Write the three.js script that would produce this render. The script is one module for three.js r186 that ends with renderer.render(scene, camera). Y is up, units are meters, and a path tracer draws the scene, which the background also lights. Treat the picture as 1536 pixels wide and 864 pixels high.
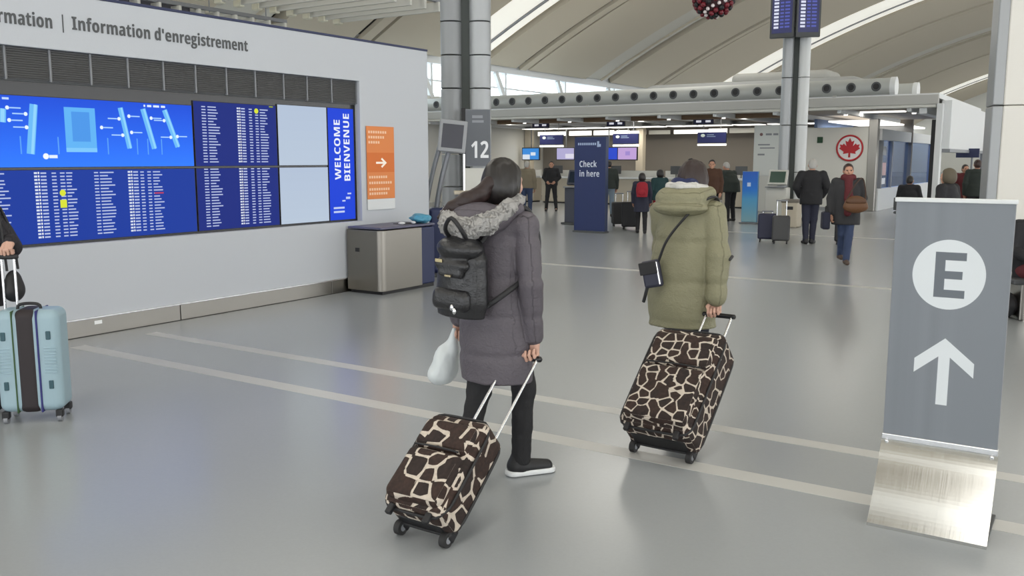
import * as THREE from 'three';
import { RoundedBoxGeometry } from 'three/addons/geometries/RoundedBoxGeometry.js';
import { mergeGeometries, toCreasedNormals } from 'three/addons/utils/BufferGeometryUtils.js';
import { TextGeometry } from 'three/addons/geometries/TextGeometry.js';
import { FontLoader } from 'three/addons/loaders/FontLoader.js';
import { RectAreaLightUniformsLib } from 'three/addons/lights/RectAreaLightUniformsLib.js';

// ------------------------------------------------------------------ camera, sky, lights, exposure
const scene = new THREE.Scene();
const renderer = new THREE.WebGLRenderer({ antialias: true });
renderer.toneMapping = THREE.LinearToneMapping;
renderer.toneMappingExposure = 1.12;
renderer.shadowMap.enabled = true;
RectAreaLightUniformsLib.init();
const D2R = Math.PI / 180;
const camera = new THREE.PerspectiveCamera(35.24, 1536 / 864, 0.05, 400);
camera.position.set(0, 1.68, 0);
camera.rotation.set(-8.1 * D2R, 33.2 * D2R, 0, 'YXZ');
scene.background = new THREE.Color().setRGB(4.6, 4.75, 4.9);   // overcast daylight outside the hall
const SKYLIGHT = 3.2;                                          // light from each daylit roof band
const LAMP = 7.0;                                              // hall luminaires

// ------------------------------------------------------------------ helpers
const V = (x, y, z) => new THREE.Vector3(x, y, z);
let seedState = 7;
const rnd = () => { seedState = (seedState * 1664525 + 1013904223) >>> 0; return seedState / 4294967296; };
const rr = (a, b) => a + (b - a) * rnd();
const used = {};
function numbered(n) { const k = used[n] = (used[n] ?? -1) + 1; return k ? n + '_' + String(k).padStart(3, '0') : n; }
function shade(o) { o.traverse((m) => { if (m.isMesh) { m.castShadow = true; m.receiveShadow = true; } }); return o; }
function tag(o, label, category, group) { o.userData.label = label; o.userData.category = category; if (group) o.userData.group = group; return o; }
function thing(name, label, category, p = [0, 0, 0], turn = 0, group) {
  const o = new THREE.Group(); o.name = numbered(name); o.position.set(...p); o.rotation.y = turn; scene.add(o);
  return tag(o, label, category, group);
}
function part(name, geo, mat, parent, label) {
  if (Array.isArray(geo)) geo = merge(geo);
  const m = new THREE.Mesh(geo, mat); m.name = name; m.castShadow = m.receiveShadow = true; parent.add(m);
  if (label) m.userData.label = label;
  return m;
}
function solo(name, geo, mat, label, category, group) { const m = part(numbered(name), geo, mat, scene); return tag(m, label, category, group); }
function struct(name, geo, mat, parent) {
  let m;
  if (geo) m = part(name, geo, mat, parent ?? scene); else { m = new THREE.Group(); m.name = name; (parent ?? scene).add(m); }
  if (!parent) m.userData.kind = 'structure';
  return m;
}
function merge(list) {
  return mergeGeometries(list.map((g) => {
    let h = g.index ? g.toNonIndexed() : g.clone();
    for (const k of Object.keys(h.attributes)) if (!['position', 'normal', 'uv'].includes(k)) h.deleteAttribute(k);
    if (!h.attributes.uv) h.setAttribute('uv', new THREE.BufferAttribute(new Float32Array(h.attributes.position.count * 2), 2));
    h.morphAttributes = {};
    return h;
  }));
}
const bx = (w, h, d, x = 0, y = 0, z = 0) => new THREE.BoxGeometry(w, h, d).translate(x, y, z);
const rb = (w, h, d, x = 0, y = 0, z = 0, r = 0.01, s = 2) => new RoundedBoxGeometry(w, h, d, s, Math.min(r, w / 2.01, h / 2.01, d / 2.01)).translate(x, y, z);
const span = (x0, x1, y0, y1, z0, z1) => bx(Math.abs(x1 - x0), Math.abs(y1 - y0), Math.abs(z1 - z0), (x0 + x1) / 2, (y0 + y1) / 2, (z0 + z1) / 2);
const rspan = (x0, x1, y0, y1, z0, z1, r = 0.01) => rb(Math.abs(x1 - x0), Math.abs(y1 - y0), Math.abs(z1 - z0), (x0 + x1) / 2, (y0 + y1) / 2, (z0 + z1) / 2, r);
const cyl = (r, h, x = 0, y = 0, z = 0, n = 20, r2 = r) => new THREE.CylinderGeometry(r2, r, h, n).translate(x, y, z);
const tube = (pts, r, n = 24, k = 8) => new THREE.TubeGeometry(new THREE.CatmullRomCurve3(pts.map((p) => V(...p))), n, r, k, false);
const rod = (a, b, r, k = 8) => new THREE.TubeGeometry(new THREE.LineCurve3(V(...a), V(...b)), 1, r, k, false);
const std = (c, rough = 0.7, extra = {}) => new THREE.MeshStandardMaterial({ color: c, roughness: rough, ...extra });
const lin = (r, g, b) => new THREE.Color().setRGB(r, g, b);

// value noise
function hash(x, y, z) { let h = Math.imul(x, 374761393) ^ Math.imul(y, 668265263) ^ Math.imul(z, 2147483647 - 1274126177); h = Math.imul(h ^ (h >>> 13), 1274126177); h ^= h >>> 16; return (h >>> 0) / 4294967296; }
function noise(x, y, z = 0) {
  const xi = Math.floor(x), yi = Math.floor(y), zi = Math.floor(z); let u = x - xi, v = y - yi, w = z - zi;
  u = u * u * (3 - 2 * u); v = v * v * (3 - 2 * v); w = w * w * (3 - 2 * w);
  const L = (a, b, t) => a + (b - a) * t;
  return L(L(L(hash(xi, yi, zi), hash(xi + 1, yi, zi), u), L(hash(xi, yi + 1, zi), hash(xi + 1, yi + 1, zi), u), v),
    L(L(hash(xi, yi, zi + 1), hash(xi + 1, yi, zi + 1), u), L(hash(xi, yi + 1, zi + 1), hash(xi + 1, yi + 1, zi + 1), u), v), w);
}
const fbm = (x, y, z = 0) => noise(x, y, z) * 0.55 + noise(x * 2.1, y * 2.1, z * 2.1 + 9) * 0.3 + noise(x * 4.3, y * 4.3, z * 4.3 + 5) * 0.15;
function dataTex(w, h, fn, srgb = false) {
  const d = new Uint8Array(w * h * 4);
  for (let y = 0; y < h; y++) for (let x = 0; x < w; x++) { const c = fn(x / w, y / h, x, y), i = (y * w + x) * 4; for (let k = 0; k < 3; k++) d[i + k] = Math.max(0, Math.min(255, c[k] * 255)); d[i + 3] = 255; }
  const t = new THREE.DataTexture(d, w, h); t.wrapS = t.wrapT = THREE.RepeatWrapping; t.magFilter = THREE.LinearFilter; t.minFilter = THREE.LinearMipmapLinearFilter; t.generateMipmaps = true;
  if (srgb) t.colorSpace = THREE.SRGBColorSpace; t.needsUpdate = true; return t;
}
function canvasTex(w, h, draw) {
  const c = document.createElement('canvas'); c.width = w; c.height = h; const g = c.getContext('2d'); draw(g, w, h);
  const t = new THREE.CanvasTexture(c); t.colorSpace = THREE.SRGBColorSpace; return t;
}
const rep = (t, x, y) => { const c = t.clone(); c.repeat.set(x, y); c.needsUpdate = true; return c; };
// box-projected uv in metres
function metreUV(g) {
  const p = g.attributes.position, n = g.attributes.normal, u = new Float32Array(p.count * 2);
  for (let i = 0; i < p.count; i++) {
    const ax = Math.abs(n.getX(i)), ay = Math.abs(n.getY(i)), az = Math.abs(n.getZ(i));
    if (ay >= ax && ay >= az) { u[2 * i] = p.getX(i); u[2 * i + 1] = p.getZ(i); } else if (ax >= az) { u[2 * i] = p.getZ(i); u[2 * i + 1] = p.getY(i); } else { u[2 * i] = p.getX(i); u[2 * i + 1] = p.getY(i); }
  }
  g.setAttribute('uv', new THREE.BufferAttribute(u, 2)); return g;
}

// ------------------------------------------------------------------ materials
const wrinkleTex = dataTex(256, 256, (u, v) => { const n = fbm(u * 8, v * 8) * 0.7 + noise(u * 40, v * 40) * 0.3; return [n, n, n]; });
const grainTex = dataTex(256, 256, (u, v) => { const n = noise(u * 128, v * 128) * 0.6 + noise(u * 40, v * 40, 4) * 0.4; return [n, n, n]; });
const brushTex = dataTex(256, 256, (u, v) => { const n = 0.55 + 0.3 * noise(u * 3, v * 160) + 0.15 * noise(u * 10, v * 250, 3); return [n, n, n]; });
const floorCol = dataTex(512, 512, (u, v) => { const s = 0.95 + 0.03 * noise(u * 256, v * 256, 2); return [s, s, s]; }, false);
const M = {
  wall: std(lin(0.5, 0.525, 0.565), 0.55, { bumpMap: rep(grainTex, 1, 1), bumpScale: 0.0004 }),
  floor: std(lin(0.345, 0.366, 0.382), 0.23, { map: rep(floorCol, 0.5, 0.5) }),
  stripe: std(lin(0.52, 0.52, 0.505), 0.36),
  steel: std(lin(0.32, 0.305, 0.28), 0.34, { metalness: 1, bumpMap: rep(brushTex, 2, 2), bumpScale: 0.0003 }),
  steelBright: std(lin(0.64, 0.64, 0.63), 0.22, { metalness: 1, roughnessMap: rep(brushTex, 3, 3) }),
  chrome: std(lin(0.75, 0.76, 0.78), 0.22, { metalness: 1 }),
  cladding: std(lin(0.25, 0.26, 0.27), 0.45, { metalness: 0.3 }),
  recess: std(lin(0.05, 0.058, 0.055), 0.7),
  white: std(lin(0.68, 0.7, 0.71), 0.5),
  offwhite: std(lin(0.6, 0.6, 0.56), 0.55),
  ceil: std(lin(0.52, 0.465, 0.37), 0.8),
  ceilBand: std(lin(0.56, 0.54, 0.48), 0.75),
  gap: std(lin(0.035, 0.033, 0.03), 0.9),
  skyband: std(lin(0.8, 0.8, 0.75), 0.7, { emissive: lin(1, 0.96, 0.86), emissiveIntensity: 0.42 }),
  lamp: std(lin(0.9, 0.9, 0.88), 0.6, { emissive: lin(1, 0.97, 0.9), emissiveIntensity: 1.1 }),
  duct: std(lin(0.44, 0.455, 0.44), 0.45, { metalness: 0.15 }),
  black: std(lin(0.012, 0.012, 0.014), 0.55),
  blackGloss: std(lin(0.01, 0.01, 0.012), 0.25),
  rubber: std(lin(0.02, 0.02, 0.021), 0.7),
  grey: std(lin(0.22, 0.23, 0.25), 0.5),
  darkgrey: std(lin(0.07, 0.075, 0.08), 0.55),
  navy: std(lin(0.012, 0.02, 0.075), 0.45),
  navyDeep: std(lin(0.012, 0.028, 0.09), 0.4),
  taupe: std(lin(0.17, 0.155, 0.135), 0.8),
  beige: std(lin(0.5, 0.45, 0.36), 0.6),
  wood: std(lin(0.2, 0.13, 0.075), 0.6),
  glass: new THREE.MeshPhysicalMaterial({ color: lin(0.9, 0.95, 0.97), roughness: 0.03, transmission: 1, thickness: 0, ior: 1.45 }),
  skin: std(lin(0.5, 0.27, 0.185), 0.55),
  skinPale: std(lin(0.56, 0.34, 0.26), 0.55),
  hairBlack: std(lin(0.012, 0.0095, 0.009), 0.42),
  hairBrown: std(lin(0.035, 0.014, 0.012), 0.45),
  hairGrey: std(lin(0.42, 0.41, 0.39), 0.6),
  hairBlond: std(lin(0.1, 0.082, 0.055), 0.6),
};
const cloth = (c, rough = 0.8, bump = 0.004, scale = 3) => std(c, rough, { bumpMap: rep(wrinkleTex, scale, scale), bumpScale: bump });

// ------------------------------------------------------------------ structure: floor, roof, walls
const floor = struct('floor');
part('slab', metreUV(span(-30, 30, -0.3, 0, -126, 24)), M.floor, floor);
for (const [z, w] of [[-4.585, 0.145], [-5.34, 0.13], [-12.5, 0.16], [-20.4, 0.16], [3.3, 0.14]])
  part('stripe', span(-7.7, 20, 0, 0.0012, z - w / 2, z + w / 2), M.stripe, floor);

const VC = { x: 6.4, y: -42.66, r: 56, half: 30.5 };
function arc(z0, z1, r0, r1, a0 = 90 - VC.half, a1 = 90 + VC.half, n = 40) {
  const s = new THREE.Shape(); s.absarc(0, 0, r1, a0 * D2R, a1 * D2R, false); s.absarc(0, 0, r0, a1 * D2R, a0 * D2R, true);
  return new THREE.ExtrudeGeometry(s, { depth: z1 - z0, bevelEnabled: false, curveSegments: n }).translate(VC.x, VC.y, z0);
}
const roof = struct('ceiling');
{
  const ribs = [18, 8, -3, -13.5, -24, -34.5, -48.2, -67.7, -93];
  const bands = [[11.5, 14.2, 1], [1.2, 3.9, 1], [-9.6, -6.9, 1], [-20.2, -17.5, 0], [-31.6, -28.6, 1], [-43, -40.3, 0], [-60.2, -55.4, 1], [-81.6, -77.6, 0], [-113.5, -107.8, 1]];
  const cuts = [];
  for (const z of ribs) cuts.push([z - (z < -60 ? 0.7 : 0.52), z + (z < -60 ? 0.7 : 0.52), 'rib']);
  for (const [a, b, lit] of bands) cuts.push([a, b, lit ? 'lit' : 'dull']);
  cuts.sort((a, b) => b[0] - a[0]);
  let top = 24;
  const panel = (z0, z1) => { if (z1 - z0 > 0.05) part('vault_panel', arc(z0, z1, VC.r, VC.r + 0.4), M.ceil, roof); };
  for (const [a, b, k] of cuts) {
    panel(b, top); top = a;
    if (k === 'rib') {
      const gapW = a < -60 ? 0.36 : 0.27;
      part('rib', arc(a + gapW, b - gapW, VC.r - 0.05, VC.r + 0.1), M.ceil, roof);
    } else {
      const far = k === 'lit' ? 0.36 : a < -60 ? 0.7 : 0.48, w = b - a;
      part(k === 'lit' ? 'skylight_band' : 'light_band', arc(a + far, b - 0.1, VC.r + 0.1, VC.r + 0.24), k === 'lit' ? M.skyband : M.ceilBand, roof);
      part('band_rib', arc(a + w * 0.36, a + w * 0.36 + 0.1, VC.r + 0.02, VC.r + 0.1), k === 'lit' ? M.grey : M.ceil, roof);
      if (k === 'lit') for (const deg of [-21, -7, 7, 21]) {
        const l = new THREE.RectAreaLight(lin(1, 0.97, 0.9), SKYLIGHT, 12, w - 0.5);
        const g = deg * D2R; l.position.set(VC.x + Math.sin(g) * (VC.r - 0.06), VC.y + Math.cos(g) * (VC.r - 0.06), (a + b) / 2);
        l.lookAt(VC.x, VC.y, (a + b) / 2); l.name = 'skylight_light'; l.castShadow = true; roof.add(l);
      }
    }
  }
  panel(-126, top);
  part('roof_backing', arc(-126, 24, VC.r + 0.42, VC.r + 0.6), M.gap, roof);
}
// outer walls of the hall; the left one carries a clerestory, the right one is a window wall
const wallWest = struct('wall_west');
part('lower_wall', span(-22.6, -22.2, 0, 4.1, -126, 24), M.offwhite, wallWest);
part('top_beam', span(-22.6, -22.2, 5.35, 6.0, -126, 24), M.white, wallWest);
const win1 = struct('window_1');
for (let z = -122; z < 20; z += 5.2) part('mullion', [span(-22.5, -22.3, 4.1, 5.35, z - 0.06, z + 0.06), bx(0.16, 1.5, 0.22).rotateX(0.55).translate(-22.25, 4.7, z + 0.5)], M.white, win1);
for (let z = -122; z < 20; z += 5.2) part('pane', span(-22.42, -22.4, 4.1, 5.35, z + 0.08, z + 5.12), M.glass, win1);
for (const y of [4.72]) part('glazing_bar', span(-22.48, -22.34, y - 0.03, y + 0.03, -122, 20), M.white, win1);
const wallEast = struct('wall_east');
part('sill_wall', span(27, 27.4, 0, 0.4, -126, 24), M.offwhite, wallEast);
part('top_wall', span(27, 27.4, 7.5, 10.5, -126, 24), M.offwhite, wallEast);
const win2 = struct('window_2');
for (let z = -126; z <= 24; z += 5) part('mullion', span(27.1, 27.3, 0.4, 7.5, z - 0.06, z + 0.06), M.grey, win2);
const wallSouth = struct('wall_south');
part('sill_wall', span(-22.6, 27.4, 0, 0.5, 23.8, 24.2), M.offwhite, wallSouth);
part('top_wall', span(-22.6, 27.4, 6, 14, 23.8, 24.2), M.offwhite, wallSouth);
const win3 = struct('window_3');
for (let x = -22.6; x <= 27.4; x += 5) part('mullion', span(x - 0.07, x + 0.07, 0.5, 6, 23.9, 24.1), M.grey, win3);
struct('wall_north', span(-22.6, 27.4, 0, 14, -126.3, -126), M.offwhite);

// ------------------------------------------------------------------ information wall (u runs along the wall, y up, +z out of it)
const WX = -8.05;
const wallLeft = struct('wall_left'); wallLeft.position.set(WX, 0, 0); wallLeft.rotation.y = Math.PI / 2;
{
  const s = new THREE.Shape(); s.moveTo(1.2, 0.175); s.lineTo(10.15, 0.175); s.lineTo(10.15, 3.15); s.lineTo(1.2, 3.15); s.closePath();
  const h = new THREE.Path(); h.moveTo(1.9, 0.885); h.lineTo(1.9, 2.66); h.lineTo(8.77, 2.66); h.lineTo(8.77, 0.885); h.closePath(); s.holes.push(h);
  part('wall_face', new THREE.ExtrudeGeometry(s, { depth: 0.1, bevelEnabled: true, bevelSize: 0.004, bevelThickness: 0.004, bevelSegments: 1 }).translate(0, 0, -0.104), M.wall, wallLeft);
  part('wall_core', [span(1.2, 10.1, 0.0, 3.14, -0.5, -0.105)], M.wall, wallLeft);
  part('top_cap', rspan(1.2, 10.16, 3.152, 3.18, -0.5, 0.006, 0.005), M.navy, wallLeft);
  const font = await new FontLoader().loadAsync('fonts/droid/droid_sans_bold.typeface.json');
  const word = (t, u0, u1, y, size) => {
    const g = new TextGeometry(t, { font, size, depth: 0.004, curveSegments: 4 }); g.computeBoundingBox();
    const b = g.boundingBox; g.translate(-b.min.x, 0, 0); g.scale((u1 - u0) / (b.max.x - b.min.x), 1, 1); g.translate(u0, y, 0.003);
    part('lettering', g, M.darkgrey, wallLeft);
  };
  word("Information d'enregistrement", 4.95, 6.985, 2.852, 0.118);
  word('Information', 4.02, 4.76, 2.838, 0.118);
  part('lettering', rspan(4.858, 4.868, 2.815, 2.975, 0, 0.006, 0.002), M.darkgrey, wallLeft);
}
const base = struct('baseboard_left'); base.position.set(WX, 0, 0); base.rotation.y = Math.PI / 2;
for (const [a, b] of [[1.2, 3.55], [3.56, 5.95], [5.96, 8.18], [8.19, 10.1]]) part('steel_panel', rspan(a, b, 0.004, 0.165, -0.06, -0.006, 0.003), M.steel, base);
part('ledge', rspan(1.2, 10.12, 0.165, 0.182, -0.06, 0.018, 0.005), M.chrome, base);
part('floor_joint', span(1.2, 10.12, 0, 0.006, -0.04, 0.002), M.gap, base);

// vent panels over the display
{
  const t = thing('vent_grille', 'long row of dark louvred vent panels above the blue flight display', 'vent', [WX, 0, 0], Math.PI / 2);
  const edges = [1.93, 2.32, 2.71, 3.1, 3.5, 3.92, 4.34, 4.745, 5.14, 5.53, 5.93, 6.32, 6.72, 7.12, 7.54, 7.91, 8.32, 8.765];
  part('frame', span(1.9, 8.77, 2.362, 2.655, -0.1, -0.07), M.darkgrey, t);
  const vent = std(lin(0.11, 0.11, 0.11), 0.5, { metalness: 0.4 });
  for (let i = 0; i + 1 < edges.length; i++) {
    const a = edges[i] + 0.012, b = edges[i + 1] - 0.012;
    const p = part('panel', span(a, b, 2.38, 2.645, -0.07, -0.055), vent, t);
    const sl = []; for (let k = 0; k < 13; k++) sl.push(bx(b - a - 0.02, 0.007, 0.012).rotateX(0.6).translate((a + b) / 2, 2.392 + k * 0.02, -0.051));
    part('slats', sl, vent, p).userData.kind = 'stuff';
    part('divider', span(b, b + 0.016, 2.37, 2.655, -0.075, -0.04), M.grey, t);
  }
}
// flight information display
{
  const t = thing('flight_display', 'wall-wide blue flight information display with rows of white text beside the welcome strip', 'display', [WX, 0, 0], Math.PI / 2);
  part('frame', [span(1.9, 8.765, 0.89, 2.36, -0.104, -0.085)], M.blackGloss, t);
  const glow = (tex, k = 0.85) => new THREE.MeshPhysicalMaterial({ color: 0x040406, roughness: 0.5, specularIntensity: 0.25, emissive: 0xffffff, emissiveMap: tex, emissiveIntensity: k });
  const screen = (name, u0, u1, y0, y1, draw, k, label) => {
    const w = Math.min(1600, Math.round((u1 - u0) * 420)), h = Math.round(w * (y1 - y0) / (u1 - u0));
    const tex = canvasTex(w, h, (g) => { g.scale(w / (u1 - u0), -h / (y1 - y0)); g.translate(-u0, -y1); draw(g); });
    part(name, span(u0, u1, y0, y1, -0.085, -0.072), M.black, t);
    return part(name, new THREE.PlaneGeometry(u1 - u0 - 0.012, y1 - y0 - 0.012).translate((u0 + u1) / 2, (y0 + y1) / 2, -0.0715), glow(tex, k), t, label);
  };
  const R = (g, c, u, y, w, h) => { g.fillStyle = c; g.fillRect(u, y, w, h); };
  const word = (g, txt, u, y, size, c, turn = 0, weight = 'bold') => { g.save(); g.translate(u, y); g.rotate(turn); g.scale(1, -1); g.font = weight + ' 100px sans-serif'; g.scale(size / 100, size / 100); g.fillStyle = c; g.fillText(txt, 0, 0); g.restore(); };
  const deep = '#1c3fa6', deepR = '#1d2f86';
  const rows = (g, y0, y1, cols, lite = '#c3cdf0') => {
    let s = 11; const r = () => { s = (s * 16807) % 2147483647; return s / 2147483647; };
    for (let y = y1 - 0.02; y > y0 + 0.02; y -= 0.0312) for (const [u, w, kind] of cols) {
      if (kind === 'time') R(g, '#e8eefc', u, y, 0.03, 0.018), R(g, '#ffffff', u + 0.036, y, 0.014, 0.02), R(g, lite, u + 0.06, y, w - 0.06, 0.015);
      else R(g, lite, u, y, w * (kind === 'var' ? 0.45 + r() * 0.55 : 0.85 + r() * 0.15), 0.0125);
    }
  };
  screen('map_screen', 2.95, 6.27, 1.6, 2.24, (g) => {
    const gr = g.createLinearGradient(0, 2.24, 0, 1.6); gr.addColorStop(0, '#1d4fd8'); gr.addColorStop(1, '#2f7bff'); g.fillStyle = gr; g.fillRect(2.9, 1.5, 4, 1);
    const pier = (a, b, w) => { g.strokeStyle = '#69b7f2'; g.lineWidth = w; g.beginPath(); g.moveTo(...a); g.lineTo(...b); g.stroke(); g.strokeStyle = '#8fd0fa'; g.lineWidth = w * 0.35; g.beginPath(); g.moveTo(a[0] + w * .2, a[1]); g.lineTo(b[0] + w * .2, b[1]); g.stroke(); };
    pier([4.28, 2.12], [4.27, 2.0], 0.1); pier([4.58, 2.17], [4.52, 1.72], 0.075);
    R(g, '#5fb0f0', 4.86, 1.76, 0.31, 0.4); R(g, '#4a94e4', 4.93, 1.84, 0.18, 0.28); R(g, '#7cc4f6', 4.86, 1.74, 0.31, 0.04);
    pier([5.44, 2.18], [5.52, 1.78], 0.055); pier([5.69, 2.18], [5.8, 1.78], 0.06); pier([5.94, 2.18], [6.08, 1.8], 0.06);
    for (const [u, y, d] of [[4.34, 2.13, 1], [4.5, 2.08, -1], [4.35, 2.02, 1], [4.5, 1.96, -1], [5.23, 1.98, 1], [5.42, 2.07, -1], [5.53, 2.1, 1], [5.45, 1.91, -1], [5.55, 1.94, 1], [5.78, 2.09, 1], [5.93, 2.07, -1], [6.0, 1.9, -1], [6.08, 1.91, 1]]) {
      g.fillStyle = '#e6f2ff'; g.beginPath(); g.arc(u, y, 0.018, 0, 7); g.fill(); R(g, '#a9cffb', d > 0 ? u + 0.02 : u - 0.12, y - 0.006, 0.1, 0.012);
    }
    for (const u of [4.43, 4.78, 5.28, 5.6, 5.72, 5.88]) R(g, '#5a9ff2', u, 1.72, 0.012, 0.16);
    g.fillStyle = '#f2f5ff'; g.beginPath(); g.arc(4.66, 1.7, 0.028, 0, 7); g.fill(); R(g, '#e2ecff', 4.69, 1.682, 0.08, 0.03);
    for (const [u, w] of [[5.7, .02], [5.74, .05], [5.81, .07], [5.9, .05]]) R(g, '#dbe8ff', u, 2.2, w, 0.022);
    R(g, '#bfd4ff', 4.3, 2.2, 0.06, 0.02);
  }, 0.95, 'lit map of the terminal piers in lighter blue');
  const g4 = [[4.535, 0.115, 'time'], [4.7, 0.05], [4.78, 0.05], [4.84, 0.1, 'var'], [5.12, 0.05], [5.18, 0.16, 'var'], [5.48, 0.115, 'time'], [5.62, 0.045], [5.7, 0.045], [5.765, 0.12, 'var']];
  screen('lower_screen', 2.95, 6.27, 0.91, 1.585, (g) => {
    R(g, deep, 2.9, 0.8, 4, 1); rows(g, 0.92, 1.57, g4); rows(g, 0.92, 1.57, [[3.9, .115, 'time'], [4.05, .05], [4.13, .2, 'var']]);
    g.fillStyle = '#e6ef3a'; g.beginPath(); g.arc(4.795, 1.37, 0.03, 0, 7); g.fill(); R(g, '#e6ef3a', 4.765, 1.23, 0.065, 0.075);
    R(g, '#c0406a', 5.77, 1.33, 0.11, 0.016);
  }, 0.8, 'dark blue timetable with two yellow marks');
  const g3 = [[6.385, 0.06], [6.465, 0.16, 'var'], [6.86, 0.115, 'time'], [7.03, 0.05], [7.12, 0.05], [7.19, 0.13, 'var']];
  screen('upper_screen', 6.285, 7.43, 1.6, 2.29, (g) => { R(g, deepR, 6.2, 1.5, 2, 1); rows(g, 1.61, 2.25, g3); g.fillStyle = '#e6ef3a'; g.beginPath(); g.arc(7.14, 2.22, 0.03, 0, 7); g.fill(); R(g, '#9fae2a', 7.33, 2.27, .06, .015); }, 0.8);
  screen('lower_screen', 6.285, 7.43, 0.91, 1.585, (g) => { R(g, deepR, 6.2, 0.8, 2, 1); rows(g, 0.92, 1.59, g3); }, 0.8);
  const pale = (g, y0, y1) => { const gr = g.createLinearGradient(0, y1, 0, y0); gr.addColorStop(0, '#c3d3ea'); gr.addColorStop(1, '#c9d9ec'); g.fillStyle = gr; g.fillRect(7, y0 - .1, 2, y1 - y0 + .2); };
  screen('blank_screen', 7.445, 8.245, 1.6, 2.31, (g) => pale(g, 1.6, 2.31), 0.74, 'blank pale blue screen');
  screen('blank_screen', 7.445, 8.245, 0.91, 1.585, (g) => pale(g, 0.91, 1.585), 0.74, 'blank pale blue screen');
  screen('welcome_strip', 8.255, 8.72, 0.91, 2.31, (g) => {
    R(g, '#1b45dd', 8.2, 0.8, 1, 2);
    word(g, 'WELCOME', 8.47, 1.42, 0.155, '#f2f5ff', Math.PI / 2); word(g, 'BIENVENUE', 8.64, 1.39, 0.155, '#f2f5ff', Math.PI / 2);
    for (const [u, y, w, h] of [[8.32, 1.05, 0.2, 0.025], [8.32, 1.0, 0.2, 0.025], [8.48, 1.14, 0.06, 0.02], [8.55, 1.17, 0.08, 0.03], [8.58, 1.23, 0.07, 0.02]]) R(g, '#c5d2f8', u, y, w, h);
  }, 0.85, 'bright blue strip reading WELCOME BIENVENUE');
}
// orange notice
{
  const t = thing('poster', 'orange notice with white arrow on the grey wall beside the welcome strip', 'poster', [WX + 0.008, 0, 0], Math.PI / 2);
  const tex = canvasTex(256, 512, (g, w, h) => {
    g.fillStyle = '#dd8447'; g.fillRect(0, 0, w, h); g.fillStyle = '#d4702e'; g.fillRect(0, h * 0.36, w, h * 0.27);
    g.fillStyle = '#f0c6a6';
    for (const [y, ww] of [[0.06, .66], [0.13, .62], [0.2, .45], [0.68, .72], [0.76, .86], [0.85, .82], [0.91, .7]]) for (let x = 0.06; x < ww; x += 0.085) g.fillRect(x * w, y * h, 0.06 * w, 0.035 * h);
    g.strokeStyle = '#fff3e8'; g.lineWidth = 15; g.beginPath(); g.moveTo(w * .32, h * .5); g.lineTo(w * .66, h * .5); g.moveTo(w * .52, h * .44); g.lineTo(w * .67, h * .5); g.lineTo(w * .52, h * .56); g.stroke();
  });
  part('sheet', rspan(8.86, 9.4, 1.16, 2.1, 0, 0.008, 0.002), std(0xd27a40, 0.6), t);
  part('print', new THREE.PlaneGeometry(0.535, 0.935).translate(9.13, 1.63, 0.0085), std(0xffffff, 0.6, { map: tex }), t);
  part('footer', rspan(8.86, 9.4, 1.02, 1.158, 0, 0.008, 0.002), M.white, t, 'white strip under the orange sheet');
}
solo('sticker', rspan(WX + 0.0, WX + 0.001, 0.105, 0.14, -5.06, -4.98, 0.0005).translate(-0.002, 0, 0), std(0xf2f4f4, 0.5), 'small white sticker on the steel baseboard near the pale blue suitcase', 'sticker');

// ------------------------------------------------------------------ columns: two clad half shells with a dark slot between them
function column(label, x, z, turn, h, shellW, slotW, depth, seg, shellMats = [M.cladding, M.cladding]) {
  const t = thing('column', label, 'column', [x, 0, z], turn);
  part('core', span(-slotW / 2 - 0.06, slotW / 2 + 0.06, 0, h, -depth / 2 + 0.12, depth / 2 - 0.12), M.recess, t);
  part('plinth', rb(shellW * 2 + slotW + 0.04, 0.14, depth + 0.04, 0, 0.07, 0, 0.01), M.steel, t);
  const sh = new THREE.Shape(), a = shellW / 2 - 0.005, b = depth / 2 - 0.005, r = Math.min(a, b) * 0.85;
  sh.absarc(a - r, b - r, r, 0, Math.PI / 2, false); sh.absarc(-a + r, b - r, r, Math.PI / 2, Math.PI, false); sh.absarc(-a + r, -b + r, r, Math.PI, 1.5 * Math.PI, false); sh.absarc(a - r, -b + r, r, 1.5 * Math.PI, 2 * Math.PI, false);
  const shell = new THREE.ExtrudeGeometry(sh, { depth: seg - 0.028, bevelEnabled: true, bevelSize: 0.005, bevelThickness: 0.005, bevelSegments: 1, curveSegments: 8 }).rotateX(-Math.PI / 2).translate(0, -seg / 2 + 0.014, 0);
  for (let k = 0; k < 2; k++) for (let y = 0.14; y + seg <= h; y += seg) {
    const m = part('cladding_panel', shell, shellMats[k], t); m.position.set((k ? 1 : -1) * (shellW + slotW) / 2, y + seg / 2, 0);
  }
  return t;
}
const clad2 = std(lin(0.38, 0.395, 0.41), 0.42, { metalness: 0.3 });
column('tall grey column with the white number 12 plate, beside the orange notice wall', -9.2, -12.65, 33 * D2R, 7.6, 0.35, 0.13, 0.6, 0.54, [M.cladding, clad2]);
column('tall grey column carrying two flight screens, behind the man in black', -6.97, -24.0, 16 * D2R, 9.8, 0.28, 0.13, 0.5, 1.2, [clad2, M.white]);
{
  const t = thing('column', 'wide pale square column at the right edge behind the sign with E', 'column', [-1.6, 0, -20.45], 14 * D2R);
  for (let y = 0; y + 2.7 <= 10.9; y += 2.7) { part('cladding_panel', rspan(-0.31, 0.36, y + 0.006, y + 2.694, -0.5, 0.36, 0.03), std(lin(0.84, 0.82, 0.77), 0.5), t); part('side_panel', rspan(-0.5, -0.3, y + 0.006, y + 2.694, -0.48, 0.34, 0.03), clad2, t); }
}
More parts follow.
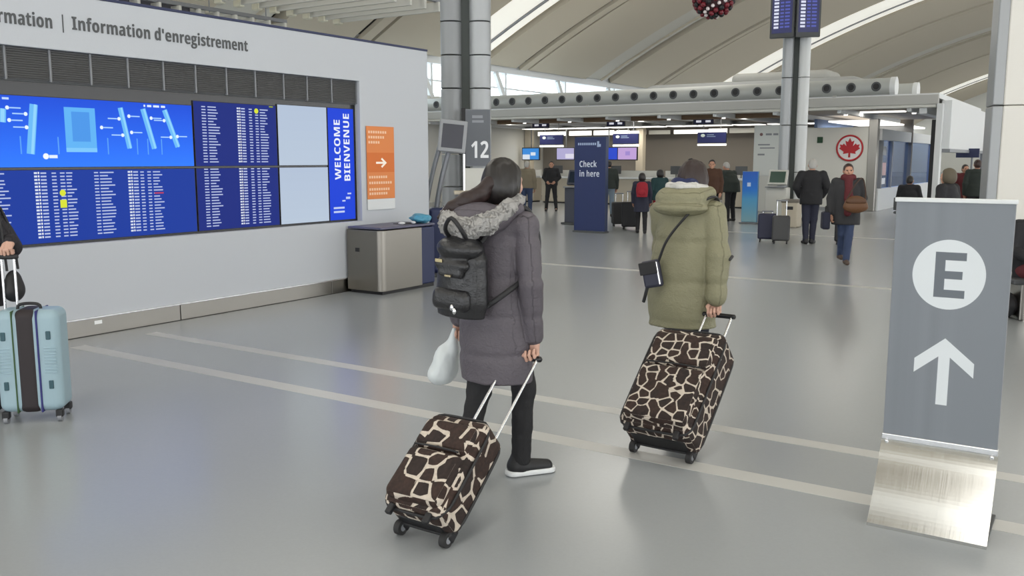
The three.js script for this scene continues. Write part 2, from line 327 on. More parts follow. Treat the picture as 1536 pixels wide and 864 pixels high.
{ // number plate on the first column
  const t = thing('number_sign', 'dark grey gate plate with the white number 12 on the first column', 'sign', [-8.68, 0, -12.22], 33 * D2R);
  part('plate', rspan(-0.24, 0.22, 1.56, 2.48, -0.04, 0, 0.006), M.grey, t);
  part('header', rspan(-0.25, -0.18, 1.56, 2.5, -0.06, 0.002, 0.004), M.black, t);
  const tex = canvasTex(256, 512, (g, w, h) => { g.fillStyle = '#62666d'; g.fillRect(0, 0, w, h); g.fillStyle = '#8e9299'; g.fillRect(70, 50, 110, 26); g.fillRect(70, 95, 120, 22); g.fillStyle = '#eceef2'; g.font = 'bold 215px sans-serif'; g.setTransform(0.82, 0, 0, 1, 0, 0); g.fillText('12', 62, 440); });
  part('print', new THREE.PlaneGeometry(0.4, 0.9).translate(0.015, 2.02, 0.002), std(0xffffff, 0.5, { map: tex }), t);
  part('lower_panel', rspan(-0.24, 0.3, 0.9, 1.53, -0.05, -0.01, 0.006), M.offwhite, t);
}
{ // flight screens on the second column
  const t = thing('flight_screens', 'pair of tall dark flight screens fixed high on the second column', 'display', [-6.96, 0, -23.75], 16 * D2R);
  const tex = canvasTex(256, 512, (g, w, h) => { g.fillStyle = '#23285e'; g.fillRect(0, 0, w, h); for (let y = 8; y < h - 30; y += 24) { g.fillStyle = '#e8ecff'; g.fillRect(24, y, 60, 15); g.fillStyle = '#4d58b8'; g.fillRect(104, y, 44, 12); g.fillRect(164, y, 60, 12); } });
  const m = new THREE.MeshStandardMaterial({ color: 0x080808, roughness: 0.3, emissive: 0xffffff, emissiveMap: tex, emissiveIntensity: 0.75 });
  for (const [x, r] of [[-0.31, -0.5], [0.3, 0.5]]) {
    const h = part('housing', rb(0.6, 1.95, 0.1, 0, 5.66, 0, 0.015), M.darkgrey, t); h.position.set(x, 0, 0.36); h.rotation.y = r * 0.5;
    part('screen', new THREE.PlaneGeometry(0.5, 1.8).translate(0, 5.7, 0.052), m, h);
  }
  for (const y of [4.9, 6.35]) part('bracket', span(-0.45, 0.45, y - 0.04, y + 0.04, 0.06, 0.36), M.darkgrey, t);
}

// ------------------------------------------------------------------ check-in hall under the canopy
const canopy = struct('canopy');
part('fascia', rspan(-22.1, -4.0, 3.14, 3.4, -27.15, -27.0, 0.02), std(lin(0.44, 0.44, 0.42), 0.6), canopy);
part('roof_slab', span(-22.1, -4.0, 3.3, 3.44, -36.5, -27.1), M.white, canopy);
part('lower_lip', rspan(-22.1, -4.05, 3.06, 3.14, -27.35, -27.02, 0.02), M.offwhite, canopy);
part('soffit', span(-22.1, -4.0, 3.12, 3.16, -36.4, -28.0), std(lin(0.36, 0.32, 0.28), 0.8), canopy);
for (const x of [-18.6, -14.4, -10.2, -6.2]) { part('lamp', rspan(x - 0.9, x + 0.9, 3.08, 3.125, -29.9, -29.5, 0.01), M.lamp, canopy); const l = new THREE.RectAreaLight(lin(1, 0.95, 0.86), LAMP * 1.4, 1.8, 0.4); l.position.set(x, 3.07, -29.7); l.rotation.x = -Math.PI / 2; l.name = 'canopy_light'; l.castShadow = true; canopy.add(l); }
part('wood_panel', span(-22.1, -8.9, 2.98, 3.12, -29.2, -28.9), M.wood, canopy);
for (let x = -21.5; x < -4.6; x += 1.86) { const b = part('beam', rb(0.12, 0.16, 8.8, x, 3.05, -31.6, 0.02), M.white, canopy); part('downlight', cyl(0.06, 0.05, x, 2.96, -28, 12), M.lamp, b); }
part('edge_beam', rspan(-4.5, -4.3, 2.9, 3.14, -36, -27.2, 0.02), M.white, canopy);
struct('wall_back', span(-22.1, -6.2, 0, 3.3, -36.6, -36.4), M.taupe);
const endWall = struct('wall_portal');
part('post', rspan(-4.03, -3.88, 0, 3.16, -27.3, -27.0, 0.01), M.white, endWall);
part('black_post', rspan(-4.2, -4.04, 0, 2.75, -27.6, -27.45, 0.01), M.black, endWall);
part('header', rspan(-3.95, -3.7, 1.95, 3.25, -37, -27.3, 0.01), M.white, endWall);
part('post', rspan(-3.95, -3.7, 0, 1.95, -37, -36.6, 0.01), M.white, endWall);
part('lintel', rspan(-3.97, -3.68, 1.86, 1.95, -36.6, -27.3, 0.005), M.grey, endWall);
for (const x of [-10.6, -16.5, -22.0]) struct('pillar_' + Math.round(-x), rspan(x - 0.16, x + 0.16, 0, 3.12, -35.2, -34.9, 0.02), M.beige);
{ // ceiling light strip over the counters
  const t = thing('light_strip', 'broken row of bright ceiling panels above the brown back wall of the check-in', 'light', [0, 0, -34.2]);
  for (let x = -21.6; x < -9; x += 1.35) { const w = 1.05 + rr(0, 0.2); part('frame', span(x - 0.02, x + w + 0.02, 2.98, 3.02, -0.42, 0.42), M.grey, t); part('diffuser', rspan(x, x + w, 2.95, 2.985, -0.4, 0.4, 0.01), M.lamp, t); }
  for (const x of [-19.5, -16, -12.5]) { const l = new THREE.RectAreaLight(lin(1, 0.93, 0.8), LAMP, 3, 0.8); l.position.set(x, 2.94, 0); l.rotation.x = -Math.PI / 2; l.name = 'strip_light'; l.castShadow = true; t.add(l); }
  for (let x = -21.8; x < -9.2;) { const w = rr(0.5, 1.5); part('cove_panel', rspan(x, x + w, 2.7, 2.86 + rr(0, 0.05), -1.3, -1.24, 0.01), rnd() > 0.35 ? M.lamp : M.offwhite, t); x += w + rr(0.03, 0.25); }
}
// air tubes with nozzles along the canopy
function airTube(label, x0, x1, y, z, r, first, step) {
  const t = thing('air_duct', label, 'duct');
  part('tube', new THREE.CylinderGeometry(r, r, x1 - x0, 32, 1, true).rotateZ(Math.PI / 2).translate((x0 + x1) / 2, y, z), M.duct, t);
  part('end_cap', new THREE.CylinderGeometry(r + 0.02, r + 0.02, 0.14, 32).rotateZ(Math.PI / 2).translate(x1 + 0.05, y, z), M.white, t);
  if (first) for (let x = first; x > x0 + 0.2; x -= step) {
    const n = part('nozzle', new THREE.TorusGeometry(0.105, 0.028, 8, 20).translate(x, y + 0.01, z + r - 0.004), M.darkgrey, t);
    part('opening', new THREE.CylinderGeometry(0.1, 0.1, 0.05, 18).rotateX(Math.PI / 2).translate(x, y + 0.01, z + r - 0.012), M.black, n);
  }
  for (let x = x1 - 1.5; x > x0; x -= 4) part('saddle', span(x - 0.05, x + 0.05, 3.42, y - r + 0.06, z - 0.2, z + 0.2), M.offwhite, t);
}
airTube('long pale air duct with round dark nozzles lying along the canopy edge', -22, -5.25, 3.66, -27.3, 0.255, -5.62, 0.671);
airTube('second pale air duct without visible nozzles, lying behind the nozzle duct', -21.5, -5.3, 3.76, -31, 0.26);
{
  const t = thing('roof_unit', 'low rounded grey plant housing on the canopy behind the nozzle duct', 'housing', [-11.5, 3.44, -34.2]);
  part('shell', rb(8.4, 1.1, 2.4, 0, 0.55, 0, 0.5, 6), std(lin(0.33, 0.34, 0.34), 0.6), t); part('hatch', rb(3.6, 0.45, 1.7, 1.2, 1.15, 0, 0.2, 4), std(lin(0.38, 0.38, 0.36), 0.6), t);
}
// partition with the round emblem
const part1 = struct('partition_wall');
part('panel', rspan(-8.75, -6.58, 0, 2.7, -31.2, -31, 0.01), M.offwhite, part1);
part('corner_post', rspan(-6.58, -6.3, 0, 2.95, -31.25, -30.95, 0.02), M.steel, part1);
part('base', span(-8.75, -6.58, 0, 0.1, -31, -30.985), M.grey, part1);
{
  const t = thing('wall_emblem', 'round white emblem with red ring and red maple leaf on the pale partition', 'emblem', [-7.15, 2.03, -31]);
  const red = std(lin(0.42, 0.012, 0.02), 0.5);
  part('disc', new THREE.CylinderGeometry(0.4, 0.4, 0.02, 40).rotateX(Math.PI / 2).translate(0, 0, 0.012), M.white, t);
  part('ring', new THREE.TorusGeometry(0.4, 0.03, 8, 48).translate(0, 0, 0.02), red, t);
  const half = [[0, .33], [.06, .2], [.14, .24], [.1, .06], [.19, .15], [.22, .1], [.31, .12], [.28, .03], [.33, -.01], [.18, -.12], [.2, -.19], [.03, -.16], [.035, -.3]];
  const s = new THREE.Shape(); half.forEach(([x, y], i) => i ? s.lineTo(x, y) : s.moveTo(x, y)); [...half].reverse().forEach(([x, y]) => x && s.lineTo(-x, y)); s.closePath();
  part('maple_leaf', new THREE.ExtrudeGeometry(s, { depth: 0.02, bevelEnabled: false }).translate(0, 0, 0.015), red, t);
}
solo('wall_sign', rspan(-8.2, -8.02, 2.2, 2.4, -31, -30.98, 0.005), std(lin(0.01, 0.05, 0.02), 0.6), 'tiny dark green square sign on the pale partition left of the round emblem', 'sign');
{ // info panel beside the counters
  const t = thing('info_panel', 'tall pale panel with small grey print beside the check-in counters', 'panel', [-9.25, 0, -29]);
  part('board', rspan(-0.42, 0.42, 1.15, 2.75, -0.1, 0, 0.01), M.white, t);
  part('leg', rspan(-0.4, 0.4, 0, 1.16, -0.09, -0.02, 0.01), M.offwhite, t);
  const tex = canvasTex(256, 512, (g, w, h) => { g.fillStyle = '#d9dcd8'; g.fillRect(0, 0, w, h); g.fillStyle = '#7a5a5a'; g.beginPath(); g.arc(70, 90, 16, 0, 7); g.fill(); g.fillStyle = '#8a8d92'; for (const [x, y, ww, hh] of [[115, 80, 60, 20], [190, 80, 50, 20], [40, 190, 120, 14], [60, 225, 150, 12], [40, 290, 70, 18]]) g.fillRect(x, y, ww, hh); });
  part('print', new THREE.PlaneGeometry(0.82, 1.56).translate(0, 1.95, 0.002), std(0xffffff, 0.5, { map: tex }), t);
}
// glazed booth at the right of the partition
{
  const b = struct('booth'), blueGlass = M.glass.clone(); blueGlass.color.setRGB(0.55, 0.68, 0.92); blueGlass.specularIntensity = 0.6;
  part('lower_panel', rspan(-6.4, -6.25, 0, 0.72, -41.5, -31.25, 0.01), M.white, b);
  part('top_band', rspan(-6.42, -6.22, 2.28, 2.64, -41.5, -31.25, 0.01), M.white, b);
  for (const z of [-31.6, -33.2, -36.5, -41.4]) part('mullion', rspan(-6.4, -6.24, 0.72, 2.28, z - 0.06, z + 0.06, 0.01), M.grey, b);
  for (const [a, c] of [[-33.14, -31.66], [-36.44, -33.26], [-41.34, -36.56]]) part('pane', span(-6.335, -6.315, 0.72, 2.28, a, c), blueGlass, b);
  part('inner_wall', span(-8.4, -8.3, 0, 3, -41.5, -31.3), std(lin(0.15, 0.21, 0.34), 0.7), b);
  part('inner_floor', span(-8.4, -6.4, 0.01, 0.02, -41.5, -31.3), M.grey, b);
  { const l = new THREE.RectAreaLight(lin(0.85, 0.93, 1), 3, 1.6, 9); l.position.set(-7.3, 2.88, -36.4); l.rotation.x = -Math.PI / 2; l.name = 'booth_light'; l.castShadow = true; b.add(l); part('lamp', rspan(-8.1, -6.5, 2.9, 2.96, -40.9, -31.9, 0.01), M.lamp, b); }
  for (const [z, y, h] of [[-32.1, 1.95, 0.3], [-32.2, 1.35, 0.42], [-32.15, 0.95, 0.2]]) {
    solo('notice', rspan(-6.31, -6.3, y - h / 2, y + h / 2, z - 0.32, z + 0.32, 0.003), std(h > 0.4 ? 0xd9b9bb : 0xe6eaee, 0.6), h > 0.4 ? 'pinkish notice in the middle on the booth glass' : h > 0.25 ? 'white notice topmost on the booth glass' : 'small white notice lowest on the booth glass', 'notice');
  }
}
{ // dark direction sign near the doors at the far right
  const t = thing('door_sign', 'small navy direction sign on two posts near the far right doors', 'sign', [-3.95, 0, -31.4]);
  part('board', rspan(-0.1, 0.55, 1.72, 2.0, -0.04, 0.04, 0.01), M.navy, t);
  part('post', cyl(0.03, 2.0, 0.35, 1.0, -0.04, 10), M.grey, t);
}
{
  const d = struct('door_1'); d.position.set(-3.4, 0, -36.4);
  part('frame', [span(-0.5, -0.4, 0, 2.1, 0, 0.1), span(0.6, 0.7, 0, 2.1, 0, 0.1), span(-0.5, 0.7, 2.1, 2.2, 0, 0.1)], M.grey, d);
  part('leaf', rspan(-0.4, 0.6, 0.02, 2.1, 0.02, 0.06, 0.01), M.white, d); part('door_handle', rod([0.48, 0.95, 0.09], [0.48, 1.25, 0.09], 0.02), M.chrome, d);
}
// counters, screens and hanging signs
function counter(label, x, z, w, lit) {
  const t = thing('counter', label, 'counter', [x, 0, z], 0, lit ? 'check-in counters along the back wall' : undefined);
  part('front', rspan(-w / 2, w / 2, 0.05, 0.95, -0.35, 0.3, 0.02), M.beige, t); part('plinth', span(-w / 2 + 0.05, w / 2 - 0.05, 0, 0.06, -0.3, 0.25), M.black, t);
  part('counter_top', rspan(-w / 2 - 0.04, w / 2 + 0.04, 0.95, 1.02, -0.4, 0.38, 0.015), M.white, t);
  part('back_shelf', rspan(-w / 2, w / 2, 1.02, 1.25, -0.4, -0.3, 0.015), M.offwhite, t);
  part('monitor', [rb(0.42, 0.3, 0.04, -w / 4, 1.28, -0.05, 0.01), cyl(0.02, 0.16, -w / 4, 1.1, -0.05, 8)], M.darkgrey, t);
}
[[-19.9, 'under the first blue wall screen'], [-17.4, 'left of the navy totem'], [-14.9, 'right of the navy totem'], [-12.5, 'behind the two people in brown'], [-10.1, 'nearest the tall pale panel']]
  .forEach(([x, s]) => counter('pale topped check-in counter with small monitor, ' + s, x, -30.6, 2.1, 1));
const screenPics = [
  (g, w, h) => { g.fillStyle = '#c9cfe8'; g.fillRect(0, 0, w, h); g.fillStyle = '#30386a'; g.fillRect(0, 0, w, h * .2); g.fillRect(w * .1, h * .4, w * .25, h * .4); },
  (g, w, h) => { g.fillStyle = '#3b8fe0'; g.fillRect(0, 0, w, h); g.fillStyle = '#dfeaf6'; g.fillRect(0, h * .55, w * .45, h * .45); g.fillRect(w * .5, h * .35, w * .3, h * .3); },
  (g, w, h) => { g.fillStyle = '#b9b3dc'; g.fillRect(0, 0, w, h); g.fillStyle = '#e6e3f3'; g.fillRect(w * .5, h * .5, w * .5, h * .4); },
  (g, w, h) => { g.fillStyle = '#2c4bd0'; g.fillRect(0, 0, w, h); g.fillStyle = '#e6ecff'; g.fillRect(0, h * .5, w * .3, h * .4); },
  (g, w, h) => { g.fillStyle = '#c8a8e0'; g.fillRect(0, 0, w, h); g.fillStyle = '#a78fd6'; g.fillRect(w * .4, h * .3, w * .25, h * .35); }];
[[-23.2, 'white and navy wall screen leftmost over the counters'], [-21.9, 'bright blue wall screen over the counters, left of the middle'], [-20.1, 'pale lilac wall screen just left of the navy totem'], [-18.0, 'royal blue wall screen just right of the navy totem'], [-17.1, 'pink lilac wall screen rightmost over the counters']].forEach(([x, label], i) => {
  const k = 34.4 / 35, t = thing('wall_screen', label, 'screen', [x * k, 1.9, -34.4]);
  part('housing', rb(0.92, 0.56, 0.08, 0, 0, -0.04, 0.015), M.black, t);
  part('bracket', cyl(0.025, 1.1, 0, 0.75, -0.06, 8), M.darkgrey, t);
  part('screen', new THREE.PlaneGeometry(0.85, 0.48).translate(0, 0, 0.002), new THREE.MeshStandardMaterial({ color: 0x060606, emissive: 0xffffff, emissiveMap: canvasTex(96, 56, screenPics[i]), emissiveIntensity: 0.8, roughness: 0.3 }), t);
});
[[-17.83, 'left of the navy totem'], [-14.72, 'above the totem edge'], [-11.47, 'above people in brown']].forEach(([x, where], i) => {
  const t = thing('hanging_sign', 'navy counter sign with white strip hung over the counters, ' + where, 'sign', [x, 0, -30]);
  const tex = canvasTex(256, 128, (g, w, h) => { g.fillStyle = '#2b2f62'; g.fillRect(0, 0, w, h); g.fillStyle = '#e3efe0'; g.beginPath(); g.arc(48, 36, 20, 0, 7); g.fill(); g.fillStyle = '#8fa0b8'; g.fillRect(84, 22, 64, 10); g.fillRect(84, 44, 80, 10); });
  part('board', rb(1.02, 0.36, 0.08, 0, 2.4, 0, 0.01), M.navy, t);
  part('print', new THREE.PlaneGeometry(1, 0.34).translate(0, 2.4, 0.042), std(0xffffff, 0.5, { map: tex, emissive: 0xffffff, emissiveMap: tex, emissiveIntensity: 0.25 }), t);
  part('light_bar', rb(1.02, 0.07, 0.09, 0, 2.16, 0, 0.015), M.lamp, t);
  part('top_bar', rb(1.02, 0.09, 0.09, 0, 2.63, 0, 0.015), M.lamp, t);
  part('hanger', [rod([-0.3, 2.6, 0], [-0.3, 3.1, 0], 0.012), rod([0.3, 2.6, 0], [0.3, 3.1, 0], 0.012)], M.grey, t);
  const s = thing('row_sign', 'tiny dark ceiling sign with white letters under the canopy, ' + where, 'sign', [x, 0, -29.2]);
  const t2 = canvasTex(128, 32, (g, w, h) => { g.fillStyle = '#14162e'; g.fillRect(0, 0, w, h); g.fillStyle = '#eef0fa'; g.fillRect(16, 9, 34, 14); g.fillRect(78, 9, 34, 14); });
  part('board', rb(0.72, 0.19, 0.06, 0, 2.92, 0, 0.01), M.black, s); part('print', new THREE.PlaneGeometry(0.68, 0.16).translate(0, 2.92, 0.031), std(0xffffff, 0.5, { map: t2, emissive: 0xffffff, emissiveMap: t2, emissiveIntensity: 0.4 }), s);
  part('hanger', [cyl(0.02, 0.14, -0.2, 3.07, 0, 8), cyl(0.02, 0.14, 0.2, 3.07, 0, 8)], M.offwhite, s);
});
{ // navy totem
  const t = thing('totem_sign', 'tall navy totem reading Check in here in front of the counters', 'sign', [-9.95, 0, -18.45], 0);
  part('body', rspan(-0.405, 0.405, 0.02, 2.18, -0.14, 0, 0.012), M.navyDeep, t); part('base', rspan(-0.41, 0.41, 0, 0.04, -0.2, 0.06, 0.01), M.darkgrey, t);
  const tex = canvasTex(384, 1024, (g, w, h) => { g.fillStyle = '#15275a'; g.fillRect(0, 0, w, h); g.fillStyle = '#9fb0cf'; for (let x = 40; x < 250; x += 26) g.fillRect(x, 56, 19, 26); g.fillRect(280, 40, 26, 62); g.fillRect(300, 70, 26, 30); g.fillStyle = '#cfd6e4'; g.font = 'bold 92px sans-serif'; g.setTransform(0.82, 0, 0, 1, 0, 0); g.fillText('Check', 70, 320); g.fillText('in here', 70, 425); });
  part('print', new THREE.PlaneGeometry(0.79, 2.12).translate(0, 1.1, 0.002), std(0xffffff, 0.45, { map: tex }), t);
}
function selfKiosk(name, label, x, z, turn, body, screenCol) {
  const t = thing(name, label, 'kiosk', [x, 0, z], turn);
  part('pedestal', rspan(-0.28, 0.28, 0.03, 0.95, -0.2, 0.14, 0.03), body, t); part('base', rspan(-0.32, 0.32, 0, 0.05, -0.25, 0.25, 0.015), M.darkgrey, t);
  const h = part('screen_housing', rb(0.5, 0.4, 0.09, 0, 0, 0, 0.02), body, t); h.position.set(0, 1.2, -0.02); h.rotation.x = -0.35;
  part('screen', new THREE.PlaneGeometry(0.4, 0.3).translate(0, 0.0, 0.047), new THREE.MeshStandardMaterial({ color: 0x0a0c10, roughness: 0.2, emissive: screenCol, emissiveIntensity: 0.3 }), h);
  part('shelf', rb(0.5, 0.03, 0.3, 0, 0.96, 0.12, 0.01), M.grey, t);
}
selfKiosk('check_in_kiosk', 'dark navy self-service kiosk just left of the navy totem', -11.55, -20.7, 0, std(lin(0.05, 0.055, 0.08), 0.5), 0x223344);
selfKiosk('check_in_kiosk', 'pale self-service kiosk with dark screen beside the blue banner stand', -7.2, -23.6, 0, M.offwhite, 0x446655);
{
  const t = thing('banner_stand', 'blue to turquoise banner stand beside the grey haired man', 'banner', [-7.83, 0, -23.3]);
  const tex = canvasTex(128, 512, (g, w, h) => { const gr = g.createLinearGradient(0, 0, 0, h); gr.addColorStop(0, '#2f62c4'); gr.addColorStop(0.35, '#2f7fe0'); gr.addColorStop(0.55, '#5aa6d6'); gr.addColorStop(1, '#8fb9c4'); g.fillStyle = gr; g.fillRect(0, 0, w, h); g.fillStyle = '#cfe2ff'; g.fillRect(40, 110, 30, 40); });
  part('board', rspan(-0.21, 0.21, 0.04, 1.36, -0.08, 0, 0.01), std(lin(0.1, 0.25, 0.45), 0.5), t); part('print', new THREE.PlaneGeometry(0.4, 1.3).translate(0, 0.7, 0.002), std(0xffffff, 0.5, { map: tex }), t); part('foot', rspan(-0.23, 0.23, 0, 0.04, -0.15, 0.1, 0.01), M.grey, t);
}
{
  const t = thing('waste_bin', 'small beige bin standing at the foot of the second column', 'bin', [-6.55, 0, -22.7]);
  part('body', rspan(-0.2, 0.2, 0, 0.62, -0.2, 0.2, 0.03), M.beige, t); part('lid', rb(0.43, 0.08, 0.43, 0, 0.65, 0, 0.02), M.taupe, t); part('slot', rb(0.18, 0.08, 0.02, 0, 0.48, 0.2, 0.008), M.black, t);
}
// ------------------------------------------------------------------ recycling bin at the end of the wall
{
  const t = thing('recycling_bin', 'large brushed steel recycling bin against the grey wall below the orange notice', 'bin', [-7.72, 0, -8.8]);
  const s = new THREE.Shape(), x0 = -0.29, x1 = 0.27, z0 = -0.72, z1 = 0.36, r = 0.085;
  s.moveTo(x0, -z0); s.lineTo(x0, -z1); s.lineTo(x1 - r, -z1); s.absarc(x1 - r, -z1 + r, r, -Math.PI / 2, 0, false); s.lineTo(x1, 0.42); s.lineTo(x0, 0.42);
  part('body', new THREE.ExtrudeGeometry(s, { depth: 0.75, bevelEnabled: true, bevelSize: 0.006, bevelThickness: 0.006, bevelSegments: 2, curveSegments: 10 }).rotateX(-Math.PI / 2).translate(0, 0.045, 0), std(lin(0.24, 0.225, 0.2), 0.3, { metalness: 1, bumpMap: rep(brushTex, 2, 2), bumpScale: 0.0002 }), t);
  part('plinth', span(x0 + 0.02, x1 - 0.02, 0, 0.05, -0.7, z1 - 0.03), M.black, t);
  part('end_panel', rspan(x0, x1 - 0.01, 0.045, 0.8, -0.72, -0.43, 0.02), M.navy, t, 'dark navy end of the bin');
  const top = part('sloped_lid', rb(0.56, 0.03, 1.08, 0, 0, 0, 0.012), std(lin(0.1, 0.1, 0.16), 0.4), t); top.position.set(-0.01, 0.825, -0.18);
  for (const z of [-0.28, -0.12]) part('opening', rb(0.2, 0.012, 0.12, 0.06, 0.016, z, 0.005), M.black, top);
  part('lock', rb(0.07, 0.05, 0.012, -0.12, 0.55, z1 + 0.006, 0.004), M.black, t);
}
{
  const g = tube([[0, 0, 0], [0.03, 0.04, 0.03], [0.02, 0.02, 0.09]], 0.03, 8, 7).scale(1, 0.8, 1);
  const a = solo('paper_scrap', new THREE.IcosahedronGeometry(0.04, 1).scale(1.1, 0.45, 1.2), M.white, 'white paper scrap lying leftmost on the recycling bin', 'paper'); a.position.set(-7.52, 0.868, -8.92);
  const b = solo('paper_scrap', new THREE.IcosahedronGeometry(0.03, 1).scale(1.2, 0.6, 0.8), M.white, 'small white paper scrap beside the blue bag on the recycling bin', 'paper'); b.position.set(-7.5, 0.866, -9.13);
  const c = solo('plastic_bag', new THREE.IcosahedronGeometry(0.13, 3), std(lin(0.07, 0.3, 0.45), 0.4), 'crumpled light blue plastic bag on the recycling bin end', 'bag');
  const p = c.geometry.attributes.position; for (let i = 0; i < p.count; i++) { const k = 0.8 + 0.4 * noise(p.getX(i) * 18 + 5, p.getY(i) * 18, p.getZ(i) * 18); p.setXYZ(i, p.getX(i) * k * 1.1, p.getY(i) * k * 0.5, p.getZ(i) * k); } c.geometry.computeVertexNormals(); c.position.set(-7.55, 0.91, -9.34);
}
{ // bag tag kiosk behind the wall end
  const t = thing('tag_kiosk', 'grey self-service kiosk with curved uprights and tilted dark screen at the wall end', 'kiosk', [-7.9, 0, -10.62], 38 * D2R);
  const arm = std(lin(0.2, 0.21, 0.23), 0.4, { metalness: 0.4 });
  part('pedestal', rspan(-0.42, -0.02, 0.03, 0.98, -0.25, 0.12, 0.06), M.navy, t, 'dark navy pedestal');
  part('base', rspan(-0.45, 0.4, 0, 0.04, -0.3, 0.3, 0.015), M.darkgrey, t);
  for (const [dx, r] of [[-0.1, 0.035], [0.05, 0.04]]) part('upright', tube([[-0.4 + dx, 0.3, -0.1], [-0.36 + dx, 0.9, -0.08], [-0.27 + dx, 1.4, -0.05], [-0.12 + dx, 1.95, -0.02]], r, 20, 10), arm, t);
  const h = part('screen_housing', rb(0.4, 0.46, 0.06, 0, 0, 0, 0.02), std(lin(0.3, 0.31, 0.33), 0.45), t); h.position.set(-0.06, 2.0, 0.05); h.rotation.set(-0.1, 0, -0.1);
  part('screen', rb(0.3, 0.34, 0.01, 0.0, 0, 0.031, 0.004), std(lin(0.05, 0.052, 0.07), 0.25), h);
  part('thin_post', rod([0.1, 0.95, 0], [0.1, 1.75, 0], 0.02), M.chrome, t);
  part('tray', rb(0.42, 0.05, 0.32, 0.16, 1.2, 0.05, 0.015), M.beige, t); part('tray_support', rb(0.22, 0.3, 0.2, 0.16, 1.03, 0.02, 0.04), M.taupe, t);
  part('lower_body', rspan(0.0, 0.36, 0.04, 0.88, -0.2, 0.1, 0.04), M.offwhite, t);
}
// ------------------------------------------------------------------ floor sign with E and the arrow
{
  const t = thing('floor_sign', 'freestanding grey floor sign with a white circled E and upward arrow on a steel foot', 'sign', [-0.571, 0, -4.487]);
  const W = 0.487;
  const tex = canvasTex(512, 1204, (g, w, h) => {
    g.fillStyle = '#7f858d'; g.fillRect(0, 0, w, h);
    for (let x = 0; x < w; x += 4) { g.fillStyle = `rgba(${130 + 12 * noise(x / 40, 1)},${136 + 12 * noise(x / 40, 1)},${144 + 12 * noise(x / 40, 1)},0.5)`; g.fillRect(x, 0, 4, h); }
    g.fillStyle = '#e9eff3'; g.beginPath(); g.ellipse(w * 0.49, h * 0.292, w * 0.315, w * 0.337, 0, 0, 7); g.fill();
    g.fillStyle = '#6d747c'; const ex = w * 0.37, ey = h * 0.2, ew = w * 0.265, eh = h * 0.186, b = w * 0.076; g.fillRect(ex, ey, b * 1.15, eh); g.fillRect(ex, ey, ew, b); g.fillRect(ex, ey + eh * 0.5 - b / 2, ew * 0.9, b); g.fillRect(ex, ey + eh - b, ew, b);
    g.fillStyle = '#e9eff3'; const ax = w * 0.5, ay = h * 0.555; g.fillRect(ax - w * 0.05, ay + 20, w * 0.1, h * 0.265);
    g.beginPath(); g.moveTo(ax, ay); g.lineTo(ax + w * 0.26, ay + h * 0.095); g.lineTo(ax + w * 0.26, ay + h * 0.155); g.lineTo(ax, ay + h * 0.06); g.lineTo(ax - w * 0.26, ay + h * 0.155); g.lineTo(ax - w * 0.26, ay + h * 0.095); g.closePath(); g.fill();
  });
  part('panel', rspan(-W / 2, W / 2, 0.37, 1.49, -0.014, 0, 0.003), M.grey, t);
  part('print', new THREE.PlaneGeometry(W - 0.006, 1.11).translate(0, 0.93, 0.0012), std(0xe6e6e6, 0.5, { map: tex }), t, 'grey print with white circled E and arrow');
  part('top_rail', rspan(-W / 2 - 0.006, W / 2 + 0.006, 1.485, 1.505, -0.02, 0.008, 0.004), M.white, t);
  part('bottom_rail', rspan(-W / 2 - 0.004, W / 2 + 0.004, 0.355, 0.385, -0.018, 0.008, 0.005), M.chrome, t);
  const s = new THREE.Shape(); s.moveTo(-0.0, 0.36); s.quadraticCurveTo(0.05, 0.2, 0.235, 0.015); s.lineTo(0.235, 0.0); s.lineTo(0.225, 0.0); s.quadraticCurveTo(0.04, 0.18, -0.012, 0.36); s.closePath();
  part('foot', new THREE.ExtrudeGeometry(s, { depth: W + 0.01, bevelEnabled: false, curveSegments: 24 }).rotateY(-Math.PI / 2).translate(W / 2 + 0.005, 0, 0), M.steelBright, t, 'curved polished steel foot');
  part('back_leg', [rspan(-W / 2 + 0.02, W / 2 - 0.02, 0, 0.36, -0.03, -0.015, 0.004), rspan(-W / 2, W / 2, 0, 0.012, -0.2, 0.18, 0.004)], M.darkgrey, t);
  for (const x of [-W / 2 + 0.02, W / 2 - 0.02]) part('bolt', new THREE.SphereGeometry(0.009, 10, 8).translate(x, 0.35, 0.012), M.chrome, t);
}
// ------------------------------------------------------------------ overhead baffles, bulkhead and hanging ornament
function baffles(label, x0, x1, z0, z1, y, n, endMat) {
  const t = thing('ceiling_baffle', label, 'baffle', [0, 0, 0]);
  const step = (z1 - z0) / (n - 1), slat = rb(x1 - x0, 0.22, 0.07, (x0 + x1) / 2, 0, 0, 0.01);
  for (let i = 0; i < n; i++) { const s = part('slat', slat, M.offwhite, t); s.position.set(0, y, z0 + i * step); s.rotation.x = 0; const e = part('end_clip', rb(0.22, 0.3, 0.16, x0, 0, 0, 0.03), endMat, s); }
  for (const x of [x0 + 0.3, x1 - 0.1]) part('carrier', rspan(x - 0.05, x + 0.05, y + 0.11, y + 0.2, z0 - 0.1, z1 + 0.1, 0.01), M.grey, t);
  part('hanger', [x0 + 0.6, x1 - 0.4].flatMap((x) => [z0 + 0.3, z1 - 0.3].map((z) => { const top = VC.y + Math.sqrt(VC.r ** 2 - (x - VC.x) ** 2); return rod([x, y + 0.15, z], [x, top, z], 0.015); })), M.grey, t);
}
const lampy = std(lin(0.7, 0.68, 0.55), 0.6);
baffles('row of pale ceiling slats hanging above the wall, right rack beside the column', -16.65, -13.4, -17.4, -9.0, 5.2, 17, lampy);
baffles('row of pale ceiling slats hanging above the wall, left lower rack', -21.3, -18.1, -17.0, -9.0, 5.05, 16, lampy);
